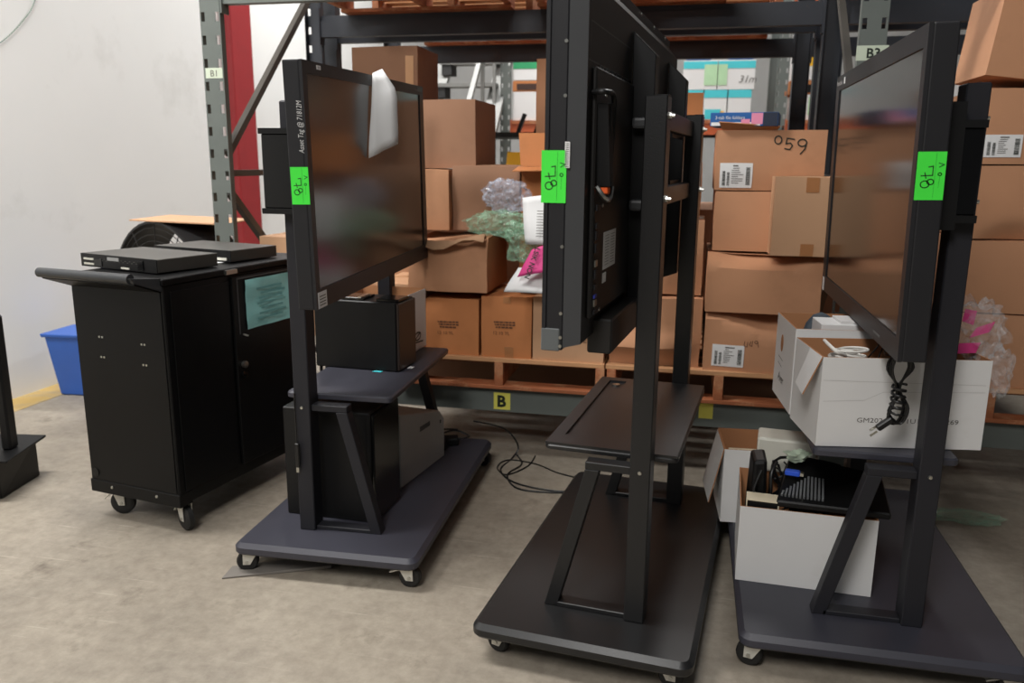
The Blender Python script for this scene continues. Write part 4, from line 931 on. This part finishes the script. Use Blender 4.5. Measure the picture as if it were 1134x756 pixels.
for x in (-0.09, 0.11):
    for z in (0.72, 0.645):
        for e in (-0.007, 0.007):
            MB().lathe([(0.0005, 0), (0.0045, 0), (0.004, 0.002), (0.0005, 0.002)], lambda p, q, c: (x+e+p, -d-0.003-c, z+q-0.01*(x > 0)), 8).build('rivet', CHROME, ct)
for x in (-0.11, 0.11): MB().lathe([(0.0005, 0), (0.006, 0), (0.005, 0.003), (0.0005, 0.003)], lambda p, q, c: (x+p, -d-0.004-c, 0.135+q), 8).build('screw', CHROME, ct)
MB().lathe([(0.010, 0), (0.017, 0), (0.017, 0.003), (0.010, 0.003)], lambda p, q, c: (-w+0.03+p, -d-0.003-c, 0.185+q), 14).build('cable_port', BLACK, ct)
# door on the right side: hinged panel with frame, window notice and lock
fr_ = lambda y, z, o: (w+o, y, z)
B(w, w+0.004, -d+0.03, -d+0.325, 0.16, 0.90).build('side_panel', CARTB, ct, bevel=0.001)
dr = B(w, w+0.012, -d+0.335, d-0.02, 0.16, 0.912).build('door', CARTB, ct, bevel=0.002)
fd_ = lambda y, z, o: (w+0.012+o, y, z)
d_quad('teal_notice', lambda y, z, o: (w+0.016+o+0.0035*math.sin(60*z+14*y)*math.sin(25*y+9*z), y, z), -d+0.40, -d+0.70, 0.70, 0.895, TEAL, dr, 0.001, 18, 18)
d_bars('print_lines', fd_, [(-d+0.46+0.012*(k % 3), -d+0.62+0.02*(k % 2), 0.73+0.02*k, 0.737+0.02*k) for k in range(7)], mat('faded_print', (112, 172, 172), 0.7), dr, 0.009)
d_strokes('notice_sleeve_edge', fd_, [[(-d+0.36, 0.69), (-d+0.36, 0.905), (-d+0.72, 0.905)]], 0.006, GREYP, dr, 0.0012)
MB().lathe([(0.0005, 0), (0.014, 0), (0.014, 0.012), (0.0005, 0.014)], lambda p, q, c: (w+0.012+c, -d+0.37+p, 0.565+q), 14).build('lock', CHROME, dr)
MB().lathe([(0.0005, 0), (0.014, 0), (0.014, 0.01), (0.0005, 0.012)], lambda p, q, c: (w+0.012+c, -d+0.365+p, 0.525+q), 14).build('knob', BLACKG, dr)
MB().bar((w+0.016, -d+0.375, 0.685), (w+0.016, -d+0.40, 0.675), 0.006, 0.006).build('latch', CHROME, dr)
B(w, w+0.018, -d+0.30, -d+0.36, 0.928, 0.944).build('hinge', CHROME, ct)
def av(label, loc, rz, w, d, h, ports):
    t = thing('rack_amplifier', label, 'electronics', loc, rz, 'rack units on the cart')
    B(-w/2, w/2, -d/2, d/2, 0.004, h).build('chassis', mat('worn_black_metal', (74, 72, 68), 0.4, 0.3, var=0.15), t, bevel=0.002)
    B(-w/2, w/2, -d/2-0.003, -d/2, 0.004, h).build('rear_plate', BLACK, t)
    for x in (-w/2+0.04, w/2-0.04):
        for y in (-d/2+0.04, d/2-0.04): B(x-0.01, x+0.01, y-0.01, y+0.01, 0, 0.004).build('foot', RUBBER, t)
    f = fF((-w/2, -d/2-0.003, 0))
    for (xa, xb, za, zb, m_) in ports: B(-w/2+xa, -w/2+xb, -d/2-0.006, -d/2-0.003, za, zb).build('port', m_, t)
    d_bars('print_lines', f, [(0.1+0.012*k, 0.108+0.012*k, 0.03+0.006*(k % 2), 0.032+0.006*(k % 2)) for k in range(22)], INKGREY, t, 0.0008)
    return t
pp = [(0.02+0.012*k, 0.029+0.012*k, z, z+0.007, OFFW) for k in range(5) for z in (0.012, 0.03)]+[(0.08, 0.125, 0.01, 0.036, BLACKG), (0.16+0.013*0, 0.225, 0.034, 0.046, GREYCASE), (0.235, 0.28, 0.008, 0.014, OFFW), (0.33, 0.36, 0.01, 0.045, BLACKG)]
av1c = place((-2.262, 2.668), -16.5, 0.43, 0.27)
av('black rack amplifier with rows of connectors at the near end of the cart top', (av1c[0], av1c[1], 0.949), -16.5, 0.43, 0.27, 0.053, pp)
av2c = place((-2.20, 3.02), -14, 0.43, 0.26)
pp2 = [(0.2, 0.22, 0.012, 0.03, CHROME), (0.235, 0.25, 0.012, 0.034, CHROME), (0.27, 0.285, 0.016, 0.03, OFFW), (0.30, 0.31, 0.016, 0.03, OFFW), (0.36, 0.41, 0.01, 0.02, OFFW)]
av('black rack unit with cable sockets at the far end of the cart top', (av2c[0], av2c[1], 0.949), -14, 0.43, 0.26, 0.05, pp2)
tag(MB().hexa([(-1.98, 2.89, 0.949), (-1.85, 2.86, 0.949), (-1.80, 2.98, 0.949), (-1.93, 3.0, 0.949), (-1.98, 2.89, 0.951), (-1.85, 2.86, 0.951), (-1.80, 2.98, 0.951), (-1.93, 3.0, 0.951)]).build('paper_sheet', PAPER), 'white sheet sticking out under the rack units on the cart', 'paper')

# ------------------------------------------------------------------ things by the left wall
bn = thing('recycling_bin', 'blue plastic bin against the white wall behind the cart', 'bin', (-3.42, 4.02, 0), 4)
def ringr(wx, dy, z): return [(-wx, -dy, z), (wx, -dy, z), (wx, dy, z), (-wx, dy, z)]
MB().rings([ringr(0.145, 0.10, 0.0), ringr(0.185, 0.135, 0.36)]).build('bin_body', BLUEBIN, bn, bevel=0.01)
MB().rings([ringr(0.195, 0.145, 0.352), ringr(0.198, 0.148, 0.372)]).build('rim', BLUEBIN, bn, bevel=0.004)
dc = thing('steel_hopper', 'dark metal tub with an upright tube at the left photo edge', 'cart', (-2.875, 2.62, 0), 14)
MB().hexa([(-0.35, -0.10, 0.0), (0.185, -0.10, 0.0), (0.20, 0.16, 0.0), (-0.35, 0.16, 0.0), (-0.35, -0.13, 0.19), (0.20, -0.13, 0.17), (0.20, 0.16, 0.17), (-0.35, 0.16, 0.19)]).build('tub', BLACK, dc, bevel=0.004)
MB().hexa([(-0.35, -0.16, 0.19), (0.255, -0.15, 0.172), (0.24, 0.17, 0.172), (-0.35, 0.17, 0.19), (-0.35, -0.16, 0.20), (0.255, -0.15, 0.182), (0.24, 0.17, 0.182), (-0.35, 0.17, 0.20)]).build('rim_plate', CARTB, dc, bevel=0.002)
B(0.165, 0.205, -0.03, 0.03, 0.182, 0.74).build('upright_tube', BLACK, dc, bevel=0.008)
MB().tube(spline([(-0.15, 0.0, 0.47), (0.05, 0.0, 0.465), (0.13, 0.0, 0.45), (0.17, 0.0, 0.42)], 5), 0.022, 8).build('side_tube', BLACK, dc, smooth=40)
fan = thing('drum_fan', 'large black drum fan behind the cart beside the rack upright', 'fan', (-2.66, 3.86, 0), -22)
FR, FZ = 0.42, 0.62
Tn = lambda p, q, c: (p, c, FZ+q)
MB().rings([[Tn(r*math.cos(2*math.pi*k/40), r*math.sin(2*math.pi*k/40), c) for k in range(40)] for r, c in ((FR, -0.14), (FR, 0.14), (FR-0.012, 0.14), (FR-0.012, -0.14), (FR, -0.14))], cap=False).build('drum_shell', FANB, fan, smooth=40)
gr = MB()
for r in [0.08+0.034*k for k in range(10)]: gr.tube([Tn(r*math.cos(2*math.pi*k/32), r*math.sin(2*math.pi*k/32), -0.135) for k in range(32)], 0.002, 4, closed=True)
for k in range(12):
    an = 2*math.pi*k/12; gr.tube([Tn(0.05*math.cos(an), 0.05*math.sin(an), -0.137), Tn(FR*math.cos(an), FR*math.sin(an), -0.137)], 0.0025, 4)
gr.build('front_grille', FANB, fan)
MB().lathe([(0.001, -0.05), (0.07, -0.05), (0.07, 0.05), (0.001, 0.05)], Tn, 18).build('hub', FANB, fan)
for k in range(3):
    an = 1.0+2*math.pi*k/3; pts = []
    for r, wdt in ((0.06, 0.05), (0.2, 0.09), (0.38, 0.12)):
        for s in (-1, 1): pts.append(Tn(r*math.cos(an)-s*wdt*math.sin(an), r*math.sin(an)+s*wdt*math.cos(an), s*0.04))
    o = MB().add(pts, [(0, 1, 3, 2), (2, 3, 5, 4)]).build('blade', FANG, fan); o.modifiers.new('thickness', 'SOLIDIFY').thickness = 0.004
for x in (-0.3, 0.3): MB().bar((x, 0, 0.0), (x, 0, 0.33), 0.03, 0.03).build('leg', FANB, fan)
MB().bar((-0.32, 0, 0.015), (0.32, 0, 0.015), 0.1, 0.03).build('base', FANB, fan)
tag(MB().hexa([(-2.80, 3.66, 1.045), (-2.30, 3.72, 1.03), (-2.33, 4.05, 1.035), (-2.80, 4.0, 1.05), (-2.80, 3.66, 1.051), (-2.30, 3.72, 1.036), (-2.33, 4.05, 1.041), (-2.80, 4.0, 1.056)]).build('cardboard_sheet', C_LIGHT), 'flat cardboard sheet lying on top of the drum fan', 'cardboard')
carton('carton', 'plain tan carton behind the cart below the post cover of the left stand', -2.11, -1.83, 3.72, 0.3, PT, 0.98, C_LIGHT, seed=41)
# small wire on the wall
tag(MB().tube(spline([(WX+0.01, 4.42, 2.60), (WX+0.01, 4.27, 2.257), (WX+0.01, 4.157, 2.112), (WX+0.01, 3.965, 1.961), (WX+0.01, 3.7, 1.83), (WX+0.01, 3.3, 1.75)], 6), 0.0025, 6).build('wall_wire', mat('grey_green_wire', (110, 130, 118), 0.6)), 'thin grey-green wire hanging in an arc on the white wall', 'wire')

# ------------------------------------------------------------------ far background
stt = thing('steel_stair', 'grey steel stair rising at the back of the hall', 'stairs', (-2.55, 6.15, 0), 0)
n_st = 13; rise, run = 0.235, 0.225
for s in (0, 0.62):
    MB().bar((s, 0, 0), (s, n_st*run, n_st*rise), 0.05, 0.16, (1, 0, 0)).build('stringer', STAIRG, stt)
    if s: MB().bar((s, -0.1, 0.85), (s, n_st*run, n_st*rise+0.9), 0.04, 0.04, (1, 0, 0)).build('handrail', STAIRG, stt)
    for k in range(0, n_st if s else 0, 2): MB().bar((s, k*run, k*rise), (s, k*run, k*rise+0.92), 0.03, 0.03, (0, 1, 0)).build('baluster', STAIRG, stt)
for k in range(n_st):
    B(0, 0.62, k*run, k*run+0.2, k*rise+rise*0.8, k*rise+rise*0.8+0.035).build('tread', STAIRG, stt)
    B(0.02, 0.12, k*run+0.01, k*run+0.2, k*rise+rise*0.8-0.10, k*rise+rise*0.8).build('tread_bracket', DARKV, stt)
def far_box(label, x0, x1, z0, z1, y=8.02, dd=0.4, m=C_WHITE, band=None, band_m=TEALP, extra=(), group='cartons on the far rack'):
    t = thing('printed_carton', label, 'box', ((x0+x1)/2, y+dd/2, z0), 0, group); w = x1-x0; h = z1-z0
    B(-w/2, w/2, -dd/2, dd/2, 0, h).build('carton_body', m, t, bevel=0.003)
    f = fF((-w/2, -dd/2, 0))
    if band: d_quad('colour_band', f, 0, w, h*band[0], h*band[1], band_m, t, 0.002)
    for (xa, xb, za, zb, m_) in extra: d_quad('printed_patch', f, w*xa, w*xb, h*za, h*zb, m_, t, 0.003)
    return t
ZS = 1.72
B_ = thing('shelf_deck', 'wooden deck board on the far rack under the turquoise cartons', 'shelf', (0, 0, 0)); 
for xa, xb in ((-1.77, 0.67), (0.79, 3.34)): B(xa, xb, 8.0, 9.0, 1.72, 1.75).build('deck_board', WOODR, B_)
LG = mat('pale_green_patch', (176, 212, 170), 0.6)
far_box('lower left white carton with turquoise band on the far rack', -0.17, 0.04, 1.752, 2.02, band=(0.74, 1), extra=((0.78, 0.95, 0.05, 0.28, YELP),))
far_box('lower middle white carton with turquoise band and picture on the far rack', 0.05, 0.255, 1.752, 2.02, band=(0.74, 1), extra=((0.05, 0.75, 0.03, 0.36, TEALP), (0.72, 0.9, 0.1, 0.3, YELP)))
far_box('lower right white carton with turquoise band on the far rack', 0.265, 0.47, 1.752, 2.02, band=(0.74, 1))
far_box('upper left white carton with turquoise band on the far rack', -0.15, 0.155, 2.022, 2.28, band=(0.72, 0.97), extra=((0.62, 1.0, 0.15, 0.86, LG),))
c_ = far_box('upper right white carton with turquoise band and scribble on the far rack', 0.162, 0.49, 2.022, 2.28, band=(0.72, 0.97), extra=((0.0, 0.25, 0.15, 0.86, LG),))
d_text('handwriting', fF((-0.164, -0.2, 0)), '31m', 0.09, INKGREY, c_, 0.18, 0.06, 0.004, shear=0.3)
for x, l in ((-0.13, 'left'), (0.25, 'right')):
    far_box('flat blue carton lying on the upper %s turquoise carton on the far rack' % l, x, x+0.22, 2.282, 2.31, m=BLUEP)
far_box('white carton with yellow band right of the far upright', 0.83, 1.06, 2.10, 2.37, band=(0.45, 0.8), band_m=YELP, y=8.06)
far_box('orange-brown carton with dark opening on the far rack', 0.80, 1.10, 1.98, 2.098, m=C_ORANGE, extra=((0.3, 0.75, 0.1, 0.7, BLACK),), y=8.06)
far_box('white carton with pale green patch right of the far upright', 0.83, 1.07, 1.752, 1.975, extra=((0.6, 1.0, 0.2, 0.9, LG), (0.0, 0.4, 0.7, 0.85, mat('plum_print', (150, 60, 110), 0.6))), y=8.06)
far_box('white carton with yellow band seen past the right upright', 1.15, 1.5, 1.752, 2.1, band=(0.6, 0.85), band_m=YELP)
far_box('white carton with dark print seen past the right display', 1.9, 2.4, 1.752, 2.05, extra=((0.3, 0.5, 0.2, 0.7, INK),))
far_box('plain white carton on the far rack beside the stair, under the low orange-brown one', -1.76, -1.38, 1.752, 2.02)
far_box('green and white carton on the far rack beside the stair', -1.76, -1.38, 2.125, 2.36, band=(0.45, 1.0), band_m=GREENP)
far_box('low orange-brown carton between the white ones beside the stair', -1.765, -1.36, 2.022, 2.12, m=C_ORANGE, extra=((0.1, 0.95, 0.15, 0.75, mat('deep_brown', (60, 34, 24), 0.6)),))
tb = thing('black_table', 'black table behind the carton stack in front of the stair', 'table', (-1.42, 6.9, 0), 0)
B(-0.36, 0.4, -0.3, 0.3, 1.55, 1.59).build('table_top', BLACK, tb)
for x in (-0.33, 0.37):
    for y in (-0.27, 0.27): B(x-0.02, x+0.02, y-0.02, y+0.02, 0, 1.55).build('leg', BLACK, tb)
for x in (-0.05, 0.1): MB().bar((x, 0, 1.59), (x+0.06, 0, 1.75), 0.04, 0.03).build('clamp', BLACK, tb)
ys = thing('caution_sign', 'yellow folded caution sign standing behind the carton stack', 'sign', (-1.38, 6.25, 0), 10)
MB().hexa([(-0.16, -0.2, 0), (0.16, -0.2, 0), (0.16, -0.18, 0), (-0.16, -0.18, 0), (-0.03, -0.02, 1.43), (0.12, -0.02, 1.43), (0.12, 0, 1.43), (-0.03, 0, 1.43)]).build('panel', YELP, ys)
MB().hexa([(-0.16, 0.2, 0), (0.16, 0.2, 0), (0.16, 0.18, 0), (-0.16, 0.18, 0), (-0.03, 0.01, 1.43), (0.12, 0.01, 1.43), (0.12, 0.03, 1.43), (-0.03, 0.03, 1.43)]).build('panel', YELP, ys)
# totes on the upper rack level
for k, (x, l) in enumerate(((-1.85, 'leftmost'), (-1.3, 'second'))):
    tt = thing('storage_tote', 'dark teal tote on the upper rack level, %s from the left' % l, 'tote', (x+0.25, 4.2, UZ+0.147), 0, 'totes on the upper level')
    MB().rings([ringr(0.21, 0.15, 0.0), ringr(0.24, 0.18, 0.28)]).build('tub', mat('dark_teal_plastic', (28, 72, 84), 0.5), tt, bevel=0.01)
    MB().rings([ringr(0.25, 0.19, 0.281), ringr(0.25, 0.19, 0.31)]).build('lid', mat('dark_teal_plastic', (28, 72, 84), 0.5), tt, bevel=0.005)
bpy.context.view_layer.update()
